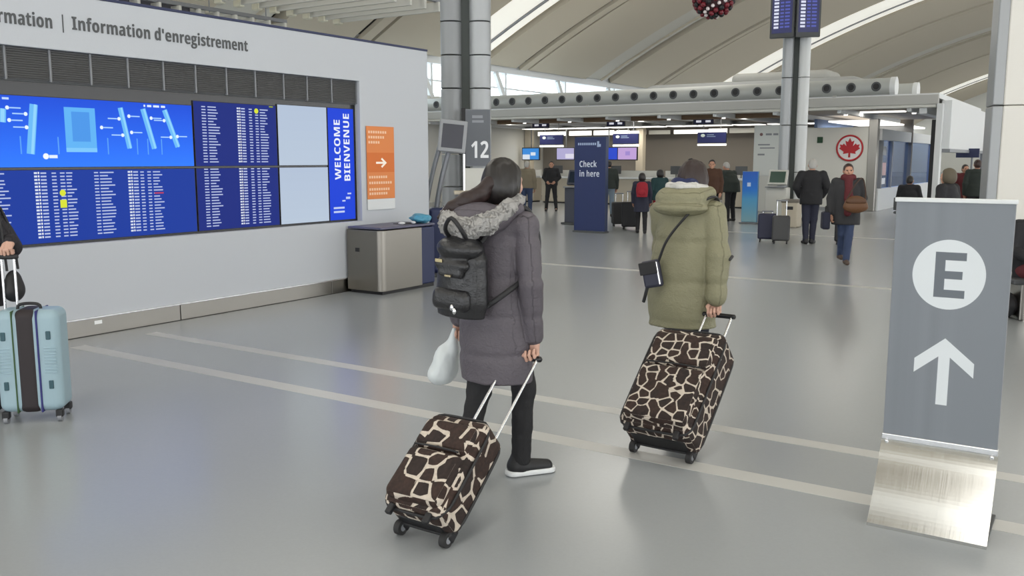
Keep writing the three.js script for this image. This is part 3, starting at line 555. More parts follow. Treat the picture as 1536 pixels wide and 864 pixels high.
{
  const t = thing('air_box', 'dark overhead duct with pale end block just above the grey wall', 'duct', [-18.9, 0, -12.4]);
  part('trunk', rspan(-0.5, 0.5, 4.55, 5.3, -1.9, 3.5, 0.03), std(lin(0.07, 0.07, 0.085), 0.6), t); part('end_block', rspan(-0.3, 0.55, 4.5, 5.3, -2.3, -1.9, 0.03), M.offwhite, t);
  part('hanger', [rod([0, 5.3, 0], [0, 7.4, 0], 0.02), rod([0, 5.3, 2.4], [0, 7.4, 2.4], 0.02)], M.grey, t);
}
{
  const t = thing('hanging_ornament', 'dark red hanging ball of ornaments with white dots high above the hall', 'decoration', [-6.62, 4.75, -17.18]);
  part('ball', new THREE.IcosahedronGeometry(0.36, 3), std(lin(0.035, 0.008, 0.012), 0.5), t);
  const red = std(lin(0.16, 0.01, 0.02), 0.4), wh = std(lin(0.75, 0.68, 0.68), 0.4), bk = M.black, dot = new THREE.SphereGeometry(0.045, 10, 8);
  for (let i = 0; i < 130; i++) { const y = 1 - 2 * (i + 0.5) / 130, a = i * 2.39996, q = Math.sqrt(1 - y * y), m = part('bauble', dot, i % 4 === 0 ? wh : i % 3 ? red : bk, t); m.position.set(q * Math.cos(a) * 0.37, y * 0.37, q * Math.sin(a) * 0.37); m.scale.setScalar(i % 4 === 0 ? 0.8 : 1.15); }
  part('cable', rod([0, 0.35, 0], [0, 7.1 - 0.5, 0], 0.012), M.grey, t);
}

// ------------------------------------------------------------------ people: distance fields meshed with surface nets
const smin = (a, b, k) => { if (k <= 0) return Math.min(a, b); const h = Math.max(k - Math.abs(a - b), 0) / k; return Math.min(a, b) - h * h * k * 0.25; };
function cap(a, b, ra, rbb = ra, k = 0.02) {
  const [ax, ay, az] = a, dx = b[0] - ax, dy = b[1] - ay, dz = b[2] - az, l2 = dx * dx + dy * dy + dz * dz || 1e-9, R = Math.max(ra, rbb);
  return { k, lo: [Math.min(ax, b[0]) - R, Math.min(ay, b[1]) - R, Math.min(az, b[2]) - R], hi: [Math.max(ax, b[0]) + R, Math.max(ay, b[1]) + R, Math.max(az, b[2]) + R],
    f(x, y, z) { const px = x - ax, py = y - ay, pz = z - az, t = Math.max(0, Math.min(1, (px * dx + py * dy + pz * dz) / l2)); return Math.hypot(px - t * dx, py - t * dy, pz - t * dz) - ra - (rbb - ra) * t; } };
}
const chain = (pts, radii, k = 0.02) => pts.slice(1).map((p, i) => cap(pts[i], p, radii[i], radii[i + 1], k));
function ell(c, r, k = 0.02) {
  const m = Math.min(...r);
  return { k, lo: c.map((v, i) => v - r[i]), hi: c.map((v, i) => v + r[i]), f(x, y, z) { const a = (x - c[0]) / r[0], b = (y - c[1]) / r[1], d = (z - c[2]) / r[2], q = Math.sqrt(a * a + b * b + d * d), g = Math.sqrt((a / r[0]) ** 2 + (b / r[1]) ** 2 + (d / r[2]) ** 2); return g > 1e-6 ? q * (q - 1) / g : -m; } };
}
function stack(rows, k = 0.02) { // rows of [y, rx, rz, cx, cz], bottom to top: a trunk of elliptical sections
  const y0 = rows[0][0], y1 = rows.at(-1)[0], X = Math.max(...rows.map((r) => r[1] + Math.abs(r[3] ?? 0))), Z = Math.max(...rows.map((r) => r[2] + Math.abs(r[4] ?? 0)));
  return { k, lo: [-X, y0, -Z], hi: [X, y1, Z], f(x, y, z) {
    const yy = Math.max(y0, Math.min(y1, y)); let i = 0; while (i < rows.length - 2 && yy > rows[i + 1][0]) i++;
    const a = rows[i], b = rows[i + 1]; let t = (yy - a[0]) / (b[0] - a[0]); t = t * t * (3 - 2 * t);
    const rx = a[1] + (b[1] - a[1]) * t, rz = a[2] + (b[2] - a[2]) * t, cx = (a[3] ?? 0) + ((b[3] ?? 0) - (a[3] ?? 0)) * t, cz = (a[4] ?? 0) + ((b[4] ?? 0) - (a[4] ?? 0)) * t;
    const u = (x - cx) / rx, w = (z - cz) / rz, d = (Math.sqrt(u * u + w * w) - 1) * Math.min(rx, rz) * 1.1, e = Math.abs(y - yy);
    return e > 0 ? (d > 0 ? Math.hypot(d, e) : e) : Math.max(d, -0.1, y0 - y, y - y1);
  } };
}
function field(prims, disp, cut) {
  return (x, y, z) => {
    let d = 1e3; for (const p of prims) d = smin(d, p.f(x, y, z), p.k);
    if (disp) d += disp(x, y, z, d); if (cut) d = Math.max(d, cut(x, y, z)); return d;
  };
}
function net(prims, cell, disp, cut) {
  prims = prims.flat(9);
  const f = field(prims, disp, cut), pad = cell * 2.5 + 0.01;
  const lo = [0, 1, 2].map((i) => Math.min(...prims.map((p) => p.lo[i])) - pad), hi = [0, 1, 2].map((i) => Math.max(...prims.map((p) => p.hi[i])) + pad);
  const n = lo.map((v, i) => Math.ceil((hi[i] - v) / cell) + 1), [nx, ny, nz] = n, val = new Float32Array(nx * ny * nz), sx = 1, sy = nx, sz = nx * ny;
  // coarse skip: far cells take the distance of a sample on a 3-cell lattice
  for (let k = 0; k < nz; k++) for (let j = 0; j < ny; j++) for (let i = 0; i < nx; i++) val[i + j * sy + k * sz] = f(lo[0] + i * cell, lo[1] + j * cell, lo[2] + k * cell);
  const id = new Int32Array(nx * ny * nz).fill(-1), pos = [], idx = [];
  for (let k = 0; k < nz - 1; k++) for (let j = 0; j < ny - 1; j++) for (let i = 0; i < nx - 1; i++) {
    const o = i + j * sy + k * sz; let mask = 0; for (let c = 0; c < 8; c++) if (val[o + (c & 1) + (c >> 1 & 1) * sy + (c >> 2) * sz] < 0) mask |= 1 << c;
    if (mask === 0 || mask === 255) continue;
    let x = 0, y = 0, z = 0, m = 0;
    for (let c = 0; c < 8; c++) for (const ax of [1, 2, 4]) if (!(c & ax)) {
      const e = c | ax; if ((mask >> c & 1) === (mask >> e & 1)) continue;
      const a = val[o + (c & 1) + (c >> 1 & 1) * sy + (c >> 2) * sz], b = val[o + (e & 1) + (e >> 1 & 1) * sy + (e >> 2) * sz], t = a / (a - b);
      x += (c & 1) + (ax === 1 ? t : 0); y += (c >> 1 & 1) + (ax === 2 ? t : 0); z += (c >> 2) + (ax === 4 ? t : 0); m++;
    }
    id[o] = pos.length / 3; pos.push(lo[0] + (i + x / m) * cell, lo[1] + (j + y / m) * cell, lo[2] + (k + z / m) * cell);
  }
  const quad = (a, b, c, d, flip) => flip ? idx.push(a, c, b, a, d, c) : idx.push(a, b, c, a, c, d);
  for (let k = 1; k < nz - 1; k++) for (let j = 1; j < ny - 1; j++) for (let i = 1; i < nx - 1; i++) {
    const o = i + j * sy + k * sz, s = val[o] < 0;
    if (s !== val[o + sx] < 0) quad(id[o - sy - sz], id[o - sz], id[o], id[o - sy], !s);
    if (s !== val[o + sy] < 0) quad(id[o - sx - sz], id[o - sx], id[o], id[o - sz], !s);
    if (s !== val[o + sz] < 0) quad(id[o - sx - sy], id[o - sy], id[o], id[o - sx], !s);
  }
  const g = new THREE.BufferGeometry(); g.setAttribute('position', new THREE.BufferAttribute(new Float32Array(pos), 3)); g.setIndex(idx); g.computeVertexNormals();
  return metreUV(g);
}
// --- head, in its own frame: origin at the base of the skull, facing +z, 0.22 m tall
const headPrims = [
  ell([0, 0.125, -0.008], [0.074, 0.094, 0.092], 0.03), ell([0, 0.062, 0.032], [0.054, 0.062, 0.06], 0.03), cap([0, 0.018, 0.066], [0, 0.022, 0.062], 0.022, 0.022, 0.03),
  cap([0, 0.118, 0.086], [0, 0.08, 0.107], 0.009, 0.014, 0.012), cap([-0.012, 0.074, 0.094], [0.012, 0.074, 0.094], 0.009, 0.009, 0.01), cap([-0.04, 0.128, 0.072], [0.04, 0.128, 0.072], 0.016, 0.016, 0.02),
  cap([-0.02, 0.05, 0.083], [0.02, 0.05, 0.083], 0.008, 0.008, 0.008), cap([-0.017, 0.041, 0.081], [0.017, 0.041, 0.081], 0.008, 0.008, 0.008),
  ell([-0.045, 0.085, 0.052], [0.026, 0.03, 0.032], 0.02), ell([0.045, 0.085, 0.052], [0.026, 0.03, 0.032], 0.02),
  ell([-0.078, 0.1, -0.005], [0.01, 0.032, 0.02], 0.008), ell([0.078, 0.1, -0.005], [0.01, 0.032, 0.02], 0.008), cap([0, -0.09, -0.03], [0, 0.06, -0.012], 0.055, 0.05, 0.03)];
const eyeL = ell([-0.033, 0.112, 0.092], [0.018, 0.012, 0.014]), eyeR = ell([0.033, 0.112, 0.092], [0.018, 0.012, 0.014]);
const headCut = (x, y, z) => Math.max(-eyeL.f(x, y, z), -eyeR.f(x, y, z)) < -1 ? -1 : -Math.min(eyeL.f(x, y, z), eyeR.f(x, y, z));
const headFine = net(headPrims, 0.0035, null, headCut), headCoarse = net(headPrims, 0.007, null, headCut);
// --- hand, right, in its own frame: wrist at the origin, fingers towards -y, palm facing +z, thumb towards -x
function handGeo(curl, cell) {
  const P = [cap([0, 0.03, 0], [0, -0.02, 0], 0.026, 0.028, 0.02), cap([-0.024, -0.03, 0], [-0.026, -0.078, 0.004], 0.015, 0.012, 0.014), cap([0, -0.03, -0.002], [0, -0.084, 0.002], 0.016, 0.012, 0.014), cap([0.022, -0.03, 0], [0.026, -0.074, 0.004], 0.015, 0.011, 0.014)];
  const fingers = [[-0.031, -0.084, [0.042, 0.026, 0.022]], [-0.0105, -0.09, [0.046, 0.03, 0.023]], [0.01, -0.087, [0.042, 0.028, 0.022]], [0.03, -0.078, [0.034, 0.021, 0.019]]];
  fingers.forEach(([x, y, L], i) => {
    let p = [x, y, 0.002], a = 0; const pts = [p];
    L.forEach((l, j) => { a += curl[j] * (1 + 0.05 * i); p = [p[0] * (1 - 0.04 * j), p[1] - l * Math.cos(a), p[2] + l * Math.sin(a)]; pts.push(p); });
    P.push(...chain(pts, [0.0092, 0.0088, 0.0082, 0.0072], 0.003));
  });
  const g = curl[0] > 0.7;
  P.push(...chain(g ? [[-0.022, -0.02, 0.008], [-0.045, -0.048, 0.024], [-0.03, -0.072, 0.046], [-0.012, -0.08, 0.052]] : [[-0.022, -0.02, 0.006], [-0.046, -0.05, 0.016], [-0.05, -0.08, 0.022], [-0.046, -0.1, 0.028]], [0.016, 0.0115, 0.0098, 0.008], 0.006));
  return net(P, cell);
}
const HANDS = { grip: handGeo([1.15, 1.25, 0.8], 0.0034), relaxed: handGeo([0.35, 0.5, 0.4], 0.0034), small: handGeo([0.6, 0.6, 0.5], 0.006) };
function mirrorX(g) { const h = g.clone().scale(-1, 1, 1), ix = h.index.array; for (let i = 0; i < ix.length; i += 3) { const t = ix[i]; ix[i] = ix[i + 1]; ix[i + 1] = t; } h.computeVertexNormals(); return h; }
function handAt(kind, wrist, dir, palm, left) {
  const y = V(...dir).normalize().negate(), z = V(...palm); z.addScaledVector(y, -z.dot(y)).normalize(); const x = new THREE.Vector3().crossVectors(y, z);
  const m = new THREE.Matrix4().makeBasis(x, y, z).setPosition(...wrist);
  return (left ? mirrorX(HANDS[kind]) : HANDS[kind].clone()).applyMatrix4(m);
}
const v3 = (a) => a;
// hair styles, in the head frame
const HAIR = {
  short: (c) => net([ell([0, 0.135, -0.012], [0.082, 0.096, 0.1], 0.02), ell([0, 0.09, -0.06], [0.07, 0.07, 0.05], 0.03)], c, (x, y, z) => 0.003 * Math.sin(x * 190 + y * 60) * Math.sin(z * 170), (x, y, z) => Math.max(z - 0.045 - Math.max(0, y - 0.165) * 1.3, 0.035 - y)),
  bob: (c) => net([ell([0, 0.13, -0.016], [0.094, 0.106, 0.11], 0.02), ell([0, 0.07, -0.03], [0.098, 0.085, 0.09], 0.04)], c, (x, y, z) => 0.006 * (noise(x * 60, y * 18, z * 60) - 0.5), (x, y, z) => z - 0.045 - Math.max(0, y - 0.16) * 1.3),
};
function person(o) {
  const J = { hipY: 0.9, hipX: 0.09, stride: 0, lean: 0, ...o.pose }, fine = o.fine, cell = fine ? 0.009 : 0.018;
  const t = thing('person', o.label, 'person', [o.at[0], o.at[2] ?? 0, o.at[1]], (o.turn ?? 0) * D2R, o.group);
  if (o.size) t.scale.setScalar(o.size);
  const L = (p, s) => [p[0] * s, p[1], p[2]];
  const ld = J.legs ?? [[[0.09, 0.9, 0], [0.095, 0.49, 0.02 + J.stride * 0.6], [0.1, 0.085, J.stride]], [[-0.09, 0.9, 0], [-0.095, 0.49, 0.04 - J.stride * 0.4], [-0.1, 0.085, -J.stride]]];
  const ad = J.arms ?? [[[0.185, 1.37, 0], [0.235, 1.1, -0.03], [0.235, 0.85, 0.05]], [[-0.185, 1.37, 0], [-0.235, 1.1, -0.03], [-0.235, 0.85, 0.05]]];
  const neck = J.neck ?? [0, 1.44, 0.01], tor = J.torso;
  const H = new THREE.Matrix4().makeRotationFromEuler(new THREE.Euler(J.nod ?? 0, J.look ?? 0, J.tilt ?? 0, 'YXZ')).setPosition(...neck);
  // one continuous body: trunk and limbs, with a finer head and hands
  const trunk = [cap([0, neck[1] - 0.46, neck[2] - 0.01], [0, neck[1] - 0.16, neck[2] - 0.02], 0.115, 0.125, 0.05), cap([ad[0][0][0] * 0.6, ad[0][0][1], ad[0][0][2]], [ad[1][0][0] * 0.6, ad[1][0][1], ad[1][0][2]], 0.06, 0.06, 0.05), cap([ld[0][0][0] * 0.6, ld[0][0][1], ld[0][0][2]], [ld[1][0][0] * 0.6, ld[1][0][1], ld[1][0][2]], 0.1, 0.1, 0.06),
    cap([0, neck[1] - 0.1, neck[2] - 0.015], [0, neck[1] + 0.02, neck[2] - 0.01], 0.055, 0.05, 0.03)];
  for (const a of ad) trunk.push(...chain(a, [0.048, 0.038, 0.026], 0.03));
  for (const l of ld) trunk.push(...chain(l, [0.078, 0.052, 0.034], 0.03), cap(l[2], [l[2][0] + 0.12 * Math.sin(l[3] ?? 0), l[2][1] - 0.045, l[2][2] + 0.12 * Math.cos(l[3] ?? 0)], 0.032, 0.026, 0.02));
  const head = (fine ? headFine : headCoarse).clone().applyMatrix4(H), hands = [];
  ad.forEach((a, i) => { const d = a[3] ?? [a[2][0] - a[1][0], a[2][1] - a[1][1], a[2][2] - a[1][2]]; hands.push(handAt(fine ? (a[5] ?? 'relaxed') : 'small', a[2], d, a[4] ?? [i ? 0.8 : -0.8, 0, -0.3], i === 0)); });
  part('body', [net(trunk, fine ? 0.012 : 0.02), head, ...hands], o.skin ?? M.skin, t);
  if (o.eyes) for (const s of [-1, 1]) part('eye', new THREE.SphereGeometry(0.011, 8, 6).translate(s * 0.033, 0.112, 0.083).applyMatrix4(H), M.black, t);
  if (o.hair) part('hair', HAIR[o.hair[0]](fine ? 0.0045 : 0.009).applyMatrix4(H), o.hair[1], t);
  if (o.trousers) {
    const P = []; for (const l of ld) P.push(...chain([l[0], l[1], [l[2][0], l[2][1] + 0.0, l[2][2] - 0.005]], o.legR ?? [0.098, 0.07, 0.055], 0.03));
    P.push(cap(L(ld[0][0], 0.7), L(ld[1][0], 0.7), 0.12, 0.12, 0.05));
    part('trousers', net(P, cell, (x, y, z) => 0.014 * (fbm(x * 14, y * 22, z * 14) - 0.5) * (y < 0.55 ? 1 : 0.4)), o.trousers, t);
  }
  if (o.shoes) for (const l of ld) {
    const [x, y, z] = l[2], yy = y - 0.085, sn = Math.sin(l[3] ?? 0), cs = Math.cos(l[3] ?? 0), F = (d, h) => [x + d * sn, yy + h, z + d * cs];
    const q = [cap(F(-0.035, 0.05), F(0.14, 0.035), 0.045, 0.036, 0.02), cap(F(-0.015, 0.1), F(-0.01, 0.05), 0.042, 0.045, 0.03)];
    const s = part('shoe', net(q, fine ? 0.006 : 0.012, null, (a, b) => yy + 0.004 - b), o.shoes, t);
    if (o.sole) part('sole', net([cap(F(-0.04, 0.015), F(0.15, 0.015), 0.05, 0.042, 0.02)], 0.006, null, (a, b) => Math.max(yy + 0.001 - b, b - yy - 0.03)), o.sole, s);
  }
  if (o.coat) {
    const c = o.coat, P = [stack(c.rows, 0.03)], sh = c.shoulder ?? 0.07;
    P.push(cap(L(ad[0][0], 0.55), [ad[0][0][0], ad[0][0][1], ad[0][0][2]], sh, sh, 0.05), cap(L(ad[1][0], 0.55), [ad[1][0][0], ad[1][0][1], ad[1][0][2]], sh, sh, 0.05));
    for (const a of ad) { const w = a[2], e = a[1], q = 0.94; P.push(...chain([a[0], e, [e[0] + (w[0] - e[0]) * q, e[1] + (w[1] - e[1]) * q, e[2] + (w[2] - e[2]) * q]], c.sleeve ?? [0.068, 0.062, 0.046], 0.012)); }
    if (c.extra) P.push(...c.extra);
    const q = c.quilt ?? 0, amp = c.amp ?? 0.007;
    part('coat', net(P, cell, (x, y, z) => 0.008 * (fbm(x * 9 + 3, y * 7, z * 9) - 0.5) * 2 + (q ? amp * Math.exp(-((((y + 0.012 * noise(x * 7, 3, z * 7)) / q) % 1 - 0.5) ** 2) * 90) : 0)), c.mat, t);
  }
  for (const [name, prims, mat, disp, label] of o.wear ?? []) part(name, net(prims, fine ? 0.007 : 0.012, disp), mat, t, label);
  return { t, H, ad, ld };
}
const longCoat = (hem, w = 1, d = 1) => [[hem, 0.21 * w, 0.165 * d], [hem + 0.25, 0.205 * w, 0.16 * d], [1.1, 0.195 * w, 0.15 * d], [1.26, 0.2 * w, 0.15 * d], [1.37, 0.16 * w, 0.115 * d], [1.45, 0.08, 0.075, 0, 0.0]];

// ------------------------------------------------------------------ the two travellers with patterned suitcases
const giraffe = (cells, edge, seed, gap) => {
  const pts = []; let s = seed; const r = () => { s = (Math.imul(s, 48271) >>> 0) % 2147483647; return (s & 65535) / 65536; };
  for (let j = 0; j < cells; j++) for (let i = 0; i < cells; i++) pts.push([(i + 0.1 + 0.8 * r()) / cells, (j + 0.1 + 0.8 * r()) / cells, r()]);
  return dataTex(512, 512, (u, v) => {
    const w = 0.25 / cells, uu = u + w * (noise(u * 9, v * 9, seed) - 0.5) * 0.7, vv = v + w * (noise(u * 9 + 40, v * 9, seed) - 0.5) * 0.7;
    let a = 9, b = 9, ca = 0, cb = 0; const ci = Math.floor(uu * cells), cj = Math.floor(vv * cells);
    for (let dj = -2; dj <= 2; dj++) for (let di = -2; di <= 2; di++) {
      const i = ci + di, j = cj + dj, q = pts[((j % cells + cells) % cells) * cells + (i % cells + cells) % cells], x = q[0] + Math.floor(i / cells), y = q[1] + Math.floor(j / cells), d = Math.hypot(uu - x, vv - y);
      if (d < a) { b = a; cb = ca; a = d; ca = q[2]; } else if (d < b) { b = d; cb = q[2]; }
    }
    const joined = Math.abs(ca - cb) < gap, e = (b - a) * cells, t = noise(u * 60, v * 60, 3), k = edge * (0.75 + 0.6 * noise(u * 14, v * 14, 8));
    if (!joined && e < k) { const m = 0.9 + 0.1 * t; return [0.8 * m, 0.755 * m, 0.7 * m]; }
    const br = ca > 0.45 ? 1 : 0.45; return [(0.13 + 0.06 * br) * (0.8 + 0.4 * t), (0.1 + 0.03 * br) * (0.8 + 0.4 * t), (0.095 + 0.012 * br) * (0.8 + 0.4 * t)];
  }, true);
};
// a soft two-wheeled trolley case; origin midway between the wheels on the floor, leaning towards +z by tilt
function trolley(label, at, turn, tilt, w, h, d, handleLen, tex, period, gripW) {
  const t = thing('suitcase', label, 'suitcase', [at[0], 0, at[1]], turn * D2R);
  const lean = new THREE.Group(); // geometry is leaned, not the group, so that parts stay children of the case
  const m = new THREE.Matrix4().makeTranslation(0, 0.034, 0).multiply(new THREE.Matrix4().makeRotationX(tilt));
  const P = (name, g, mat, parent = t, label2) => { g = Array.isArray(g) ? merge(g) : g; return part(name, g.applyMatrix4(m), mat, parent, label2); };
  const mat = std(0xffffff, 0.85, { map: rep(tex, 1 / period, 1 / period), bumpMap: rep(wrinkleTex, 4, 4), bumpScale: 0.002 });
  const soft = (x0, x1, y0, y1, z0, z1, r, seed) => {
    const g = new RoundedBoxGeometry(x1 - x0, y1 - y0, z1 - z0, 14, r).translate((x0 + x1) / 2, (y0 + y1) / 2, (z0 + z1) / 2), p = g.attributes.position, n = g.attributes.normal;
    for (let i = 0; i < p.count; i++) { const k = 0.012 * (fbm(p.getX(i) * 9 + seed, p.getY(i) * 9, p.getZ(i) * 9) - 0.45); p.setXYZ(i, p.getX(i) + n.getX(i) * k, p.getY(i) + n.getY(i) * k, p.getZ(i) + n.getZ(i) * k); }
    return metreUV(g);
  };
  const y0 = 0.022, y1 = y0 + h, z1 = 0.03, z0 = z1 - d;   // back of the case carries the rods at +z
  P('shell', soft(-w / 2, w / 2, y0, y1, z0 + 0.04, z1, 0.05, 1), mat);
  P('front_pocket', soft(-w / 2 + 0.025, w / 2 - 0.025, y0 + 0.03, y0 + h * 0.58, z0, z0 + 0.1, 0.035, 5), mat);
  P('upper_pocket', soft(-w / 2 + 0.025, w / 2 - 0.025, y0 + h * 0.6, y1 - 0.05, z0 + 0.012, z0 + 0.1, 0.032, 9), mat);
  const ring = (z, inset) => { const a = w / 2 - inset, s = new THREE.CatmullRomCurve3([V(-a, y0 + .07, z), V(-a, y1 - .07, z), V(-a + .05, y1 + .003, z), V(a - .05, y1 + .003, z), V(a, y1 - .07, z), V(a, y0 + .07, z), V(a - .05, y0 - .003, z), V(-a + .05, y0 - .003, z)], true, 'catmullrom', 0.2); return new THREE.TubeGeometry(s, 60, 0.007, 6, true); };
  P('piping', ring(z0 + 0.075, -0.002), M.black); P('piping', ring(z1 - 0.04, -0.002), M.black);
  P('zip', tube([[-w / 2 + 0.05, y0 + h * 0.585, z0 + 0.005], [0, y0 + h * 0.59, z0 + 0.0], [w / 2 - 0.05, y0 + h * 0.585, z0 + 0.005]], 0.005, 12, 6), M.black);
  P('bottom_plate', rspan(-w / 2 + 0.05, w / 2 - 0.05, y0 - 0.004, y0 + 0.03, z0 + 0.15, z1 - 0.02, 0.01), M.black);
  for (const s of [-1, 1]) {
    const q = P('wheel', new THREE.CylinderGeometry(0.034, 0.034, 0.03, 20).rotateZ(Math.PI / 2).translate(s * (w / 2 - 0.045), 0, 0.0), M.rubber); P('hub', new THREE.CylinderGeometry(0.016, 0.016, 0.034, 12).rotateZ(Math.PI / 2).translate(s * (w / 2 - 0.045), 0, 0), M.grey, q);
    P('wheel_housing', rspan(s * (w / 2 - 0.045) - 0.022, s * (w / 2 - 0.045) + 0.022, 0.0, 0.07, -0.018, 0.04, 0.014), M.black);
    P('foot', rspan(s * (w / 2 - 0.07) - 0.015, s * (w / 2 - 0.07) + 0.015, y0 - 0.04, y0 + 0.01, z0 + 0.05, z0 + 0.075, 0.006), M.black);
    P('rod', rod([s * gripW / 2, y1 - 0.05, z1 + 0.008], [s * gripW / 2, handleLen, z1 + 0.008], 0.0075), M.chrome);
  }
  P('top_handle', tube([[-0.08, y1 - 0.01, z1 - 0.1], [-0.06, y1 + 0.03, z1 - 0.1], [0.06, y1 + 0.03, z1 - 0.1], [0.08, y1 - 0.01, z1 - 0.1]], 0.01, 16, 8), M.black);
  P('grip', rb(gripW + 0.05, 0.028, 0.03, 0, handleLen, z1 + 0.008, 0.012, 3), M.blackGloss);
  t.updateMatrix();
  return V(0, handleLen, z1 + 0.008).applyMatrix4(m).applyMatrix4(t.matrix);   // middle of the grip
}
const tex1 = giraffe(8, 0.16, 31, 0.13), tex2 = giraffe(12, 0.14, 77, 0.09);
// case leans towards +z; travel is along -z, so it is turned half round
const g1 = trolley('smaller giraffe patterned soft trolley case with long silver rods, pulled by the woman in grey', [-2.43, -2.99], 180, 50 * D2R, 0.345, 0.5, 0.25, 1.05, tex1, 0.62, 0.17);
const g2 = trolley('larger giraffe patterned soft trolley case pulled by the woman in the green coat', [-2.01, -4.62], 178, 47 * D2R, 0.44, 0.69, 0.3, 1.03, tex2, 0.72, 0.17);
// woman in the long grey coat; she walks along -z and holds the grip in her right hand
{
  const coatM = cloth(lin(0.094, 0.083, 0.098), 0.62, 0.004, 4), trou = cloth(lin(0.012, 0.012, 0.014), 0.8, 0.003, 4);
  const bx0 = -2.6, bz0 = -3.82, gx = -(g1.x + 0.045 - bx0), gz = -(g1.z - bz0);
  const fur = std(lin(0.42, 0.41, 0.4), 0.95, { bumpMap: rep(grainTex, 6, 6), bumpScale: 0.006 });
  const furry = (x, y, z) => 0.02 * (noise(x * 60, y * 60, z * 60) - 0.5) + 0.014 * (noise(x * 130, y * 130, z * 130) - 0.5);
  const W = person({
    label: 'woman from behind in a long dark grey coat with fur trimmed hood and ponytail', at: [bx0, bz0], turn: 180, fine: true, skin: M.skinPale,
    pose: { neck: [-0.03, 1.452, 0.025], nod: 0.06, look: -0.12, legs: [[[0.085, 0.9, -0.01], [0.085, 0.48, -0.03], [0.09, 0.11, -0.17], 0.1], [[-0.085, 0.9, 0.01], [-0.095, 0.49, 0.12], [-0.075, 0.087, 0.13], -0.7]],
      arms: [[[0.18, 1.35, 0], [0.25, 1.08, -0.02], [0.28, 0.82, 0.06], [0, -1, 0.1], [-0.7, 0, -0.7], 'grip'], [[-0.18, 1.35, 0.0], [-0.235, 1.07, -0.035], [gx, g1.y + 0.098, gz + 0.022], [0, -1, 0], [0, 0, -1], 'grip']] },
    hair: ['bob', M.hairBlack], trousers: trou, legR: [0.085, 0.062, 0.05], shoes: M.black, sole: M.white,
    coat: { mat: coatM, rows: [[0.545, 0.2, 0.15, -0.005, 0.005], [0.7, 0.205, 0.155], [0.92, 0.2, 0.155], [1.1, 0.182, 0.138], [1.25, 0.19, 0.14], [1.36, 0.165, 0.115], [1.45, 0.085, 0.075, -0.01, 0]], quilt: 0.2, amp: 0.0065, shoulder: 0.068, sleeve: [0.07, 0.064, 0.052] },
    wear: [
      ['hood', [ell([0.02, 1.385, -0.13], [0.165, 0.085, 0.12], 0.03), cap([-0.14, 1.43, -0.02], [-0.06, 1.36, -0.16], 0.04, 0.05, 0.04), cap([0.15, 1.42, -0.03], [0.1, 1.37, -0.16], 0.04, 0.05, 0.04), cap([-0.1, 1.46, 0.05], [0.1, 1.46, 0.05], 0.035, 0.035, 0.04)], coatM],
      ['fur_trim', chain([[-0.125, 1.475, 0.03], [-0.135, 1.44, -0.09], [-0.1, 1.37, -0.215], [-0.01, 1.34, -0.265], [0.1, 1.36, -0.255], [0.17, 1.4, -0.16], [0.155, 1.45, 0.02]], [0.03, 0.036, 0.045, 0.05, 0.05, 0.042, 0.03], 0.03), fur, furry, 'pale grey fur trim round the hood'],
      ['ponytail', chain([[-0.02, 1.56, -0.075], [0.02, 1.5, -0.11], [0.075, 1.475, -0.15], [0.135, 1.44, -0.185], [0.2, 1.39, -0.21]], [0.04, 0.042, 0.04, 0.032, 0.012], 0.02), std(lin(0.02, 0.009, 0.008), 0.5), (x, y, z) => 0.006 * (noise(x * 30, y * 90, z * 30) - 0.5)],
      ['hair_tie', [cap([-0.015, 1.55, -0.098], [0.03, 1.525, -0.098], 0.022, 0.022, 0.01)], M.white, (x, y, z) => 0.01 * noise(x * 120, y * 120, z * 120)],
      ['cuff', [cap([gx, g1.y + 0.125, gz + 0.015], [gx, g1.y + 0.14, gz + 0.013], 0.047, 0.047)], coatM],
    ],
  });
  // backpack worn on her back
  const leather = std(lin(0.014, 0.014, 0.016), 0.38, { bumpMap: rep(wrinkleTex, 5, 5), bumpScale: 0.002 });
  const b = thing('backpack', 'small black flap backpack on the back of the woman in the grey coat', 'backpack', [bx0 - 0.03, 1.11, bz0 + 0.245], 180 * D2R); b.rotation.z = 0.06; b.scale.setScalar(1.06);
  part('body', net([stack([[-0.19, 0.125, 0.075], [-0.1, 0.14, 0.085], [0.08, 0.125, 0.08], [0.15, 0.1, 0.065], [0.18, 0.06, 0.04]], 0.02)], 0.006, (x, y, z) => 0.006 * (fbm(x * 14, y * 14, z * 14) - 0.5)), leather, b);
  part('flap', net([ell([0, 0.13, -0.03], [0.118, 0.06, 0.085], 0.03), cap([-0.07, 0.06, -0.088], [0.07, 0.06, -0.088], 0.022, 0.022, 0.03), cap([-0.05, 0.02, -0.094], [0.05, 0.02, -0.094], 0.018, 0.018, 0.03)], 0.006), leather, b);
  part('pocket', net([cap([-0.07, -0.12, -0.08], [0.07, -0.12, -0.08], 0.032, 0.032, 0.02), cap([-0.07, -0.08, -0.082], [0.07, -0.08, -0.082], 0.028, 0.028, 0.03)], 0.006), leather, b);
  part('top_handle', tube([[-0.045, 0.16, -0.03], [-0.047, 0.22, -0.085], [0, 0.275, -0.105], [0.047, 0.22, -0.085], [0.045, 0.16, -0.03]], 0.01, 20, 8), leather, b);
  for (const s of [-1, 1]) part('strap', tube([[s * 0.06, 0.16, 0.05], [s * 0.125, 0.3, 0.17], [s * 0.165, 0.315, 0.26], [s * 0.185, 0.15, 0.36], [s * 0.215, 0.02, 0.24], [s * 0.185, -0.07, 0.08], [s * 0.1, -0.15, 0.02]], 0.013, 40, 8), leather, b);
